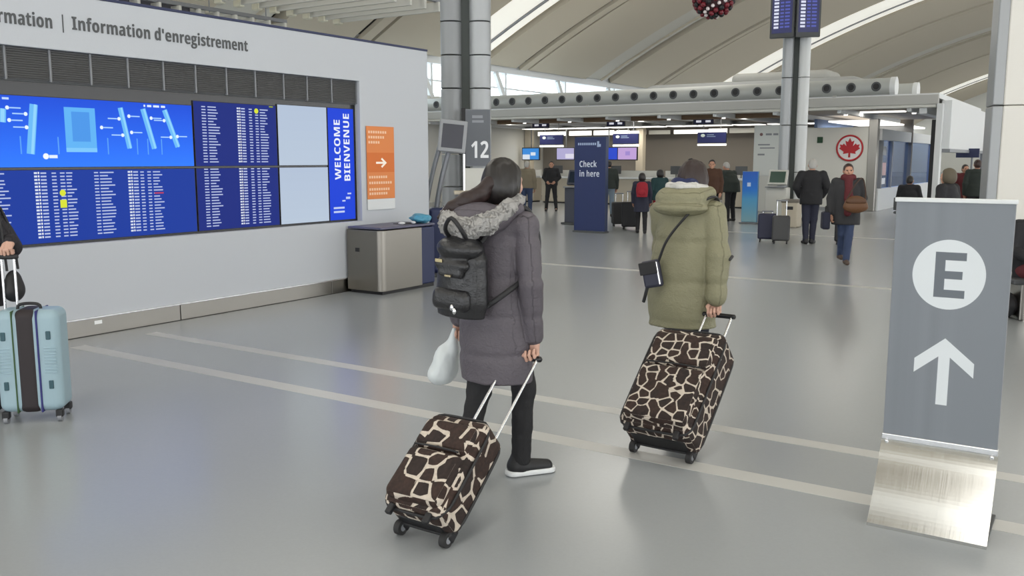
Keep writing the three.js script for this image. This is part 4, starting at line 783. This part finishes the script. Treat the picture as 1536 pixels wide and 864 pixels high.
  part('buckle', rb(0.035, 0.012, 0.012, 0.0, 0.012, -0.115, 0.004), std(lin(0.35, 0.3, 0.2), 0.35, { metalness: 1 }), b); part('badge', rb(0.04, 0.016, 0.006, 0.06, 0.075, -0.108, 0.002), std(lin(0.4, 0.34, 0.2), 0.4, { metalness: 1 }), b);
  for (const x of [-0.03, -0.045]) part('cord_end', net([ell([x, -0.1 + x, -0.115], [0.01, 0.016, 0.01])], 0.003), M.chrome, b);
  const bag = solo('plastic_bag', net([ell([-0.035, -0.02, 0], [0.06, 0.11, 0.085], 0.03), ell([-0.075, -0.08, 0.01], [0.05, 0.06, 0.08], 0.04), cap([0.0, 0.06, 0], [0.02, 0.17, 0], 0.04, 0.012, 0.04)], 0.006, (x, y, z) => 0.012 * (fbm(x * 22, y * 14, z * 22) - 0.5)),
    std(lin(0.62, 0.66, 0.67), 0.4), 'white plastic shopping bag hanging from the left hand of the woman in grey', 'bag');
  bag.position.set(bx0 - 0.305, 0.6, bz0 - 0.02);
}
// woman in the olive coat
{
  const olive = cloth(lin(0.225, 0.215, 0.132), 0.6, 0.005, 4), bx0 = -2.258, bz0 = -5.514, gx = -(g2.x - 0.03 - bx0), gz = -(g2.z - bz0);
  person({
    label: 'person from behind in a hooded olive green puffer coat with dark hair', at: [bx0, bz0], turn: 180, fine: true, skin: M.skinPale,
    pose: { neck: [-0.02, 1.44, 0.03], nod: 0.12, look: 0.1, legs: [[[0.09, 0.9, 0], [0.095, 0.49, 0.1], [0.1, 0.085, 0.16], 0.1], [[-0.09, 0.9, 0], [-0.095, 0.49, -0.02], [-0.1, 0.1, -0.17], -0.1]],
      arms: [[[0.17, 1.34, 0.0], [0.2, 1.08, 0.1], [0.1, 1.0, 0.28]], [[-0.17, 1.34, 0], [-0.235, 1.075, -0.055], [gx, g2.y + 0.098, gz + 0.022], [0, -1, 0], [0, 0, -1], 'grip']] },
    hair: ['bob', std(lin(0.022, 0.011, 0.01), 0.5)], trousers: cloth(lin(0.015, 0.017, 0.03), 0.8), shoes: M.black, sole: M.white,
    coat: { mat: olive, rows: [[0.6, 0.225, 0.18, 0.02, 0.01], [0.78, 0.23, 0.19, 0.02], [1.0, 0.222, 0.185, 0.01], [1.18, 0.21, 0.17], [1.3, 0.19, 0.15], [1.38, 0.16, 0.12], [1.46, 0.1, 0.09]], quilt: 0.26, amp: 0.008, shoulder: 0.085, sleeve: [0.085, 0.08, 0.064] },
    wear: [
      ['hood', [ell([0, 1.43, -0.1], [0.17, 0.075, 0.115], 0.03), ell([0, 1.375, -0.125], [0.18, 0.055, 0.12], 0.02), cap([-0.13, 1.46, 0.02], [-0.1, 1.44, -0.1], 0.05, 0.055, 0.04), cap([0.13, 1.46, 0.02], [0.1, 1.44, -0.1], 0.05, 0.055, 0.04)], olive],
      ['hood_lining', chain([[-0.12, 1.5, -0.01], [-0.085, 1.508, -0.1], [0, 1.512, -0.14], [0.085, 1.508, -0.1], [0.12, 1.5, -0.01]], [0.024, 0.026, 0.027, 0.026, 0.024], 0.02), std(lin(0.66, 0.65, 0.62), 0.9, { bumpMap: rep(grainTex, 5, 5), bumpScale: 0.004 }), (x, y, z) => 0.006 * noise(x * 90, y * 90, z * 90), 'white fleece edge of the hood'],
      ['collar', [cap([-0.05, 1.52, -0.06], [0.05, 1.52, -0.06], 0.045, 0.045, 0.03)], M.navy, null, 'navy collar under the hair'],
      ['cuff', [cap([gx, g2.y + 0.118, gz + 0.02], [gx, g2.y + 0.132, gz + 0.018], 0.05, 0.05)], M.darkgrey, null, 'dark knitted cuff'],
      ['sleeve_tab', [cap([-0.315, 1.06, -0.07], [-0.32, 1.075, -0.04], 0.012, 0.012)], M.black, null, 'small dark tab on the sleeve'],
    ],
  });
  const b = thing('crossbody_bag', 'small dark navy crossbody bag on a thin strap over the olive coat', 'bag', [bx0 - 0.135, 0.955, bz0 + 0.225], 180 * D2R);
  b.rotation.z = -0.22;
  part('pouch', rb(0.125, 0.175, 0.05, 0, 0, 0, 0.02, 4), std(lin(0.025, 0.027, 0.05), 0.45), b); part('side_trim', rb(0.012, 0.15, 0.054, -0.05, 0, 0, 0.005), M.chrome, b); part('flap', rb(0.12, 0.08, 0.012, 0.01, 0.04, -0.028, 0.005), M.black, b);
  part('tail', tube([[0.05, -0.08, 0], [0.075, -0.13, 0], [0.1, -0.17, 0.01]], 0.011, 10, 6), M.black, b);
  const s = part('strap', tube([[-0.04, 0.08, 0], [-0.1, 0.22, -0.01], [-0.2, 0.36, 0.02], [-0.27, 0.445, 0.075], [-0.325, 0.49, 0.16], [-0.315, 0.45, 0.3], [-0.22, 0.2, 0.45], [-0.06, -0.1, 0.44], [0.06, -0.13, 0.25], [0.06, 0.02, 0.06]], 0.0085, 60, 6), M.black, b); s.rotation.z = 0.22;
}
// pale blue hard suitcase and its owner at the left edge
{
  const t = thing('suitcase', 'pale blue hard shell suitcase with a dark vertical band at the left edge', 'suitcase', [-5.745, 0, -3.12], 44 * D2R);
  const shell = std(lin(0.3, 0.42, 0.48), 0.4), dark = std(lin(0.018, 0.012, 0.014), 0.6);
  part('shell', rb(0.385, 0.66, 0.24, 0, 0.4, 0, 0.055, 5), shell, t);
  for (let i = 0; i < 9; i++) for (const x of [-0.135, 0.135]) part('ridge', rb(0.075, 0.008, 0.012, x, 0.33 + i * 0.02, 0.119, 0.003, 1), shell, t);
  part('band', rb(0.15, 0.668, 0.252, -0.005, 0.4, 0, 0.05, 4), dark, t, 'dark elastic band round the middle');
  part('band_edge', rb(0.008, 0.66, 0.256, -0.078, 0.4, 0, 0.05, 4), std(lin(0.04, 0.09, 0.03), 0.7), t, 'green edge of the band'); part('band_edge', rb(0.012, 0.66, 0.256, 0.066, 0.4, 0, 0.05, 4), std(lin(0.03, 0.03, 0.16), 0.7), t, 'blue edge of the band');
  for (const x of [-0.135, 0.13]) for (const y of [0.25, 0.57]) part('latch', rb(0.028, 0.055, 0.012, x, y, 0.122, 0.005), std(lin(0.02, 0.07, 0.09), 0.4), t);
  for (const x of [-0.16, 0.16]) for (const z of [-0.09, 0.09]) { const w = part('wheel', cyl(0.028, 0.025, 0, 0, 0, 16).rotateZ(Math.PI / 2).translate(x, 0.028, z), M.grey, t); part('fork', rb(0.045, 0.05, 0.05, x, 0.055, z, 0.01), M.black, w); }
  for (const x of [-0.1, -0.175]) part('rod', rod([x, 0.7, -0.08], [x, 1.045, -0.08], 0.009), M.chrome, t);
  part('grip', rb(0.13, 0.03, 0.032, -0.138, 1.055, -0.08, 0.012, 3), M.black, t); part('carry_handle', tube([[-0.07, 0.725, 0.02], [-0.06, 0.755, 0.02], [0.06, 0.755, 0.02], [0.07, 0.725, 0.02]], 0.01, 14, 8), M.black, t);
  const coat = cloth(lin(0.016, 0.014, 0.018), 0.75);
  const c = Math.cos(44 * D2R), s = Math.sin(44 * D2R), gx = -5.745 + c * -0.138 + s * -0.08, gz = -3.12 - s * -0.138 + c * -0.08;
  const at = [-6.23, -2.99], a = 33 * D2R, dx = gx - at[0], dz = gz - at[1], px = dx * Math.cos(a) - dz * Math.sin(a), pz = dx * Math.sin(a) + dz * Math.cos(a);
  person({ label: 'person in a black coat half outside the left edge, hand on the pale blue suitcase', at, turn: 33, fine: true, skin: M.skinPale,
    pose: { neck: [0, 1.44, 0.02], look: -0.5, arms: [[[0.185, 1.33, 0], [0.265, 1.1, -0.06], [px - 0.01, 1.15, pz - 0.06], [0.1, -0.5, 0.8], [0, -1, -0.2], 'grip'], [[-0.185, 1.33, 0], [-0.235, 1.08, -0.02], [-0.24, 0.82, 0.06]]] },
    hair: ['short', M.hairBlack], trousers: cloth(lin(0.02, 0.022, 0.035)), shoes: M.black, coat: { mat: coat, rows: longCoat(0.72), sleeve: [0.07, 0.064, 0.05] } });
  const hb = thing('handbag', 'dark handbag hanging at the side of the black coat at the left edge', 'bag', [-5.96, 0.86, -3.14], 30 * D2R);
  part('pouch', net([ell([0, 0, 0], [0.045, 0.1, 0.075], 0.03), ell([0, -0.04, 0], [0.05, 0.06, 0.08], 0.04)], 0.008), M.black, hb); part('strap', tube([[0, 0.1, -0.06], [-0.02, 0.35, -0.05], [-0.06, 0.51, 0], [-0.02, 0.35, 0.05], [0, 0.1, 0.06]], 0.008, 24, 6), M.black, hb);
}
// ------------------------------------------------------------------ people further off
const C = { black: cloth(lin(0.013, 0.013, 0.016)), navy: cloth(lin(0.018, 0.02, 0.04)), jeans: cloth(lin(0.035, 0.055, 0.12)), paleJeans: cloth(lin(0.17, 0.22, 0.28)), tan: cloth(lin(0.2, 0.17, 0.12)), brown: cloth(lin(0.05, 0.028, 0.018)), dkgreen: cloth(lin(0.022, 0.03, 0.026)), teal: cloth(lin(0.012, 0.045, 0.05)), red: cloth(lin(0.3, 0.012, 0.025)), wine: cloth(lin(0.11, 0.015, 0.02)), charcoal: cloth(lin(0.03, 0.03, 0.033)) };
const jacket = (hem = 0.82, w = 1) => longCoat(hem, w);
person({ label: 'person in tan jacket and blue jeans standing beside the head of the ponytailed woman', at: [-14.25, -22.57], turn: 200, hair: ['short', M.hairGrey], trousers: C.jeans, shoes: C.wine, coat: { mat: C.tan, rows: jacket(0.86), sleeve: [0.075, 0.068, 0.055] }, size: 0.97 });
person({ label: 'man all in black standing alone left of the navy totem', at: [-15.1, -25.4], turn: 25, eyes: true, hair: ['short', M.hairBlack], trousers: C.black, shoes: M.black, coat: { mat: C.black, rows: jacket(0.86), sleeve: [0.072, 0.066, 0.052] }, size: 0.97,
  pose: { arms: [[[0.185, 1.37, 0], [0.26, 1.12, -0.05], [0.14, 0.98, 0.13]], [[-0.185, 1.37, 0], [-0.26, 1.12, -0.05], [-0.14, 0.98, 0.13]]], legs: [[[0.09, 0.9, 0], [0.13, 0.49, 0.02], [0.17, 0.085, 0.03]], [[-0.09, 0.9, 0], [-0.13, 0.49, 0.02], [-0.17, 0.085, 0]]] } });
person({ label: 'man in a dark jacket and pale jeans partly hidden behind the navy totem', at: [-12.15, -23.7], turn: 210, hair: ['short', M.hairBlack], trousers: C.paleJeans, shoes: M.charcoal ?? M.black, coat: { mat: C.dkgreen, rows: jacket(0.84), sleeve: [0.075, 0.068, 0.055] }, size: 0.98 });
person({ label: 'small person from behind with dark hair and navy coat wearing the red rucksack', at: [-8.85, -18.9], turn: 205, hair: ['bob', M.hairBlack], trousers: C.black, shoes: M.black, coat: { mat: C.navy, rows: jacket(0.6), sleeve: [0.07, 0.062, 0.05] }, size: 0.82, pose: { stride: 0.1 } });
{
  const b = thing('rucksack', 'bright red rucksack on the back of the small person near the counters', 'backpack', [-8.76, 1.0, -18.72], 205 * D2R);
  part('body', net([stack([[-0.17, 0.12, 0.07], [0, 0.135, 0.08], [0.12, 0.12, 0.07], [0.17, 0.07, 0.04]])], 0.012), C.red, b); part('pocket', net([ell([0, -0.06, -0.08], [0.085, 0.07, 0.035])], 0.012), C.red, b); part('handle', tube([[-0.03, 0.16, 0], [0, 0.2, 0], [0.03, 0.16, 0]], 0.008, 8, 6), M.black, b);
}
person({ label: 'person in a teal jacket and red trousers beside the olive coat, near the red rucksack', at: [-8.95, -20.1], turn: 230, hair: ['bob', M.hairBlack], trousers: C.red, shoes: M.black, coat: { mat: C.teal, rows: jacket(0.82), sleeve: [0.072, 0.066, 0.052] }, size: 0.86 });
person({ label: 'dark haired person in a brown coat just behind the head of the olive coat', at: [-8.22, -20.2], turn: 190, hair: ['short', M.hairBlack], trousers: C.black, shoes: M.black, coat: { mat: C.brown, rows: jacket(0.8, 1.1), sleeve: [0.08, 0.072, 0.056] }, size: 1.02 });
person({ label: 'man facing the camera in a dark brown jacket, right of the olive coat head', at: [-8.35, -21.9], turn: 20, eyes: true, hair: ['short', M.hairBlack], trousers: C.black, shoes: M.black, coat: { mat: cloth(lin(0.07, 0.03, 0.016)), rows: jacket(0.82), sleeve: [0.075, 0.068, 0.055] }, size: 1.0 });
person({ label: 'grey haired man in a dark jacket leaning over beside the blue banner stand', at: [-8.55, -23.9], turn: 240, hair: ['short', M.hairGrey], trousers: C.black, shoes: M.black, coat: { mat: C.dkgreen, rows: [[0.8, 0.26, 0.22, 0, 0], [1.05, 0.26, 0.22, 0, 0.03], [1.22, 0.25, 0.19, 0, 0.1], [1.33, 0.17, 0.12, 0, 0.15], [1.4, 0.08, 0.08, 0, 0.18]], sleeve: [0.085, 0.075, 0.06] }, size: 0.99,
  pose: { neck: [0, 1.39, 0.2], nod: 0.35, arms: [[[0.19, 1.31, 0.13], [0.27, 1.05, 0.18], [0.2, 0.86, 0.36]], [[-0.19, 1.31, 0.13], [-0.27, 1.05, 0.18], [-0.2, 0.86, 0.36]]] } });
person({ label: 'man in a bulky black coat seen from behind at the foot of the second column', at: [-4.92, -18.35], turn: 200, hair: ['short', M.hairGrey], trousers: C.navy, shoes: M.black, coat: { mat: C.black, rows: jacket(0.78, 1.02), sleeve: [0.085, 0.078, 0.06] }, size: 1.01,
  pose: { legs: [[[0.09, 0.9, 0], [0.085, 0.49, 0.02], [0.075, 0.085, -0.05], 0.3], [[-0.08, 0.9, 0], [-0.07, 0.49, 0.05], [-0.05, 0.085, 0.05], -0.4]], arms: [[[0.2, 1.36, 0], [0.29, 1.12, -0.02], [0.2, 0.93, 0.12]], [[-0.2, 1.36, 0], [-0.29, 1.12, -0.02], [-0.2, 0.93, 0.12]]] } });
person({ label: 'woman walking towards the camera in a dark coat, red scarf and blue jeans', at: [-3.5, -15.15], turn: 22, eyes: true, hair: ['short', M.hairBrown], trousers: C.jeans, shoes: std(lin(0.09, 0.06, 0.045), 0.7), coat: { mat: C.charcoal, rows: jacket(0.66, 1.08), sleeve: [0.078, 0.07, 0.055] }, size: 0.965,
  pose: { legs: [[[0.07, 0.9, 0], [0.045, 0.49, 0.08], [0.02, 0.087, 0.12], 0], [[-0.07, 0.9, 0], [-0.04, 0.5, -0.02], [-0.03, 0.14, -0.2], 0]], arms: [[[0.185, 1.36, 0], [0.26, 1.09, -0.03], [0.16, 0.95, 0.15]], [[-0.185, 1.36, 0], [-0.25, 1.09, -0.04], [-0.26, 0.83, 0.04]]] },
  wear: [['scarf', [cap([-0.07, 1.44, 0.06], [0.07, 1.44, 0.06], 0.055, 0.055, 0.03), cap([0, 1.42, 0.09], [0.0, 1.1, 0.15], 0.065, 0.07, 0.03), cap([0.02, 1.1, 0.15], [0.0, 0.86, 0.155], 0.07, 0.06, 0.03)], C.wine, null, 'dark red scarf hanging down the front']] });
{
  const b = thing('shoulder_bag', 'brown leather bag carried in front of the woman with the red scarf', 'bag', [-3.31, 0.98, -14.93], 22 * D2R);
  part('body', net([ell([0, 0, 0], [0.17, 0.13, 0.06], 0.03), ell([0, -0.05, 0], [0.19, 0.09, 0.07], 0.04)], 0.012), std(lin(0.13, 0.055, 0.02), 0.5), b); part('flap', net([ell([0, 0.04, 0.03], [0.16, 0.07, 0.045])], 0.012), std(lin(0.1, 0.042, 0.016), 0.5), b); part('strap', tube([[-0.13, 0.08, 0], [0.0, 0.32, -0.04], [0.1, 0.4, -0.12], [0.15, 0.2, -0.08], [0.14, 0.05, 0]], 0.012, 24, 6), std(lin(0.05, 0.02, 0.01), 0.5), b);
}
{
  const b = thing('tote_bag', 'dark tote bag in the right hand of the woman with the red scarf', 'bag', [-3.78, 0.72, -15.0], 22 * D2R);
  part('body', rb(0.12, 0.28, 0.26, 0, -0.02, 0, 0.03), C.navy, b); part('handle', tube([[0, 0.1, -0.07], [0, 0.2, -0.03], [0, 0.2, 0.03], [0, 0.1, 0.07]], 0.008, 12, 6), M.black, b);
}
const sitArms = [[[0.18, 1.0, 0], [0.24, 0.74, 0.05], [0.14, 0.66, 0.25]], [[-0.18, 1.0, 0], [-0.24, 0.74, 0.05], [-0.14, 0.66, 0.25]]];
const sitLegs = [[[0.09, 0.52, 0], [0.1, 0.52, 0.42], [0.1, 0.087, 0.44]], [[-0.09, 0.52, 0], [-0.1, 0.52, 0.42], [-0.1, 0.087, 0.44]]];
const sitRows = [[0.42, 0.2, 0.15, 0, 0], [0.6, 0.2, 0.15, 0, 0], [0.85, 0.2, 0.15, 0, 0.0], [0.98, 0.16, 0.115, 0, 0], [1.08, 0.08, 0.075, 0, 0]];
const bench = (label, x, z, turn, w) => {
  const t = thing('bench', label, 'bench', [x, 0, z], turn * D2R); part('seat', rb(w, 0.06, 0.42, 0, 0.41, 0, 0.02), M.darkgrey, t); part('back', rb(w, 0.3, 0.04, 0, 0.62, -0.23, 0.015), M.darkgrey, t);
  for (const s of [-1, 1]) part('leg', rb(0.05, 0.4, 0.36, s * (w / 2 - 0.12), 0.2, 0, 0.015), M.steel, t); for (const s of [-1, 1]) part('back_post', rb(0.04, 0.3, 0.03, s * (w / 2 - 0.12), 0.5, -0.22, 0.01), M.steel, t);
};
bench('dark waiting bench in front of the glazed booth, behind the sign with E', -3.72, -23.4, 180, 1.1);
person({ label: 'person in a black coat sitting on the bench in front of the glazed booth', at: [-3.98, -23.4], turn: 180, hair: ['short', M.hairBlack], trousers: C.black, shoes: M.black, pose: { neck: [0, 1.06, 0.02], arms: sitArms, legs: sitLegs }, coat: { mat: C.black, rows: sitRows, sleeve: [0.075, 0.068, 0.052] }, size: 1.0 });
person({ label: 'blond person in a black jacket just above the sign with E', at: [-1.86, -13.84], turn: 250, eyes: true, hair: ['bob', M.hairBlond], trousers: C.black, shoes: M.black, coat: { mat: C.black, rows: jacket(0.8, 1.05), sleeve: [0.08, 0.07, 0.055] }, size: 0.93 });
person({ label: 'person in a dark red jacket near the far right doors', at: [-2.95, -24.6], turn: 30, eyes: true, hair: ['short', M.hairBlack], trousers: C.black, shoes: M.black, coat: { mat: C.wine, rows: jacket(0.8), sleeve: [0.075, 0.068, 0.052] }, size: 0.93 });
person({ label: 'tall person in dark green beside the pale column at the far right', at: [-2.62, -24.0], turn: 195, hair: ['short', M.hairBrown], trousers: C.black, shoes: M.black, coat: { mat: C.dkgreen, rows: jacket(0.8), sleeve: [0.075, 0.068, 0.052] }, size: 1.0 });
bench('dark waiting bench cut by the right edge of the view', -0.42, -11.1, 30, 1.0);
person({ label: 'person in a black top sitting at the very right edge of the view', at: [-0.61, -10.99], turn: 30, hair: ['bob', M.hairBlack], trousers: C.wine, shoes: M.black, pose: { neck: [0, 1.06, 0.02], nod: 0.3, arms: sitArms, legs: sitLegs }, coat: { mat: C.black, rows: sitRows, sleeve: [0.075, 0.068, 0.052] }, size: 0.98 });
{
  const b = thing('duffel_bag', 'black bag on the floor at the right edge behind the sign with E', 'bag', [-0.97, 0, -10.72], 40 * D2R);
  part('body', net([cap([-0.16, 0.15, 0], [0.16, 0.15, 0], 0.145, 0.145, 0.03)], 0.012, (x, y, z) => 0.01 * (fbm(x * 12, y * 12, z * 12) - 0.5), (x, y) => 0.004 - y), M.black, b); part('handle', tube([[-0.09, 0.27, 0.04], [-0.06, 0.36, 0], [0.06, 0.36, 0], [0.09, 0.27, 0.04]], 0.012, 14, 6), M.rubber, b);
}
// luggage further off
function uprightCase(label, x, z, turn, mat, w, h, d, handle) {
  const t = thing('suitcase', label, 'suitcase', [x, 0, z], turn * D2R);
  part('shell', rb(w, h, d, 0, h / 2 + 0.06, 0, 0.04, 4), mat, t); part('zip', rb(w + 0.006, h - 0.06, 0.012, 0, h / 2 + 0.06, 0, 0.005, 2), M.black, t);
  for (const sx of [-1, 1]) for (const sz of [-1, 1]) part('wheel', cyl(0.03, 0.026, 0, 0, 0, 14).rotateZ(Math.PI / 2).translate(sx * (w / 2 - 0.05), 0.03, sz * (d / 2 - 0.04)), M.black, t);
  for (const s of [-1, 1]) part('rod', rod([s * 0.09, h, -d / 2 + 0.05], [s * 0.09, handle, -d / 2 + 0.05], 0.011), M.chrome, t);
  part('grip', rb(0.23, 0.03, 0.035, 0, handle, -d / 2 + 0.05, 0.012), M.grey, t);
}
uprightCase('dark grey upright suitcase with raised handle beside the man in the bulky black coat', -5.42, -18.1, 15, std(lin(0.05, 0.05, 0.052), 0.5), 0.34, 0.5, 0.22, 0.86);
uprightCase('navy upright suitcase half hidden behind the dark grey one', -5.78, -18.35, 15, std(lin(0.016, 0.018, 0.05), 0.5), 0.36, 0.52, 0.24, 0.62);
uprightCase('black upright suitcase on the floor beside the small person with the rucksack', -9.6, -19.9, 20, std(lin(0.014, 0.014, 0.017), 0.6), 0.42, 0.6, 0.28, 0.9);
uprightCase('black upright suitcase standing between the navy totem and the other black suitcase', -10.25, -20.6, 35, std(lin(0.02, 0.02, 0.022), 0.6), 0.38, 0.55, 0.26, 0.82);
uprightCase('small black suitcase at the right of the man in the bulky black coat', -4.32, -18.6, 10, std(lin(0.016, 0.016, 0.02), 0.6), 0.34, 0.46, 0.22, 0.9);
renderer.render(scene, camera);
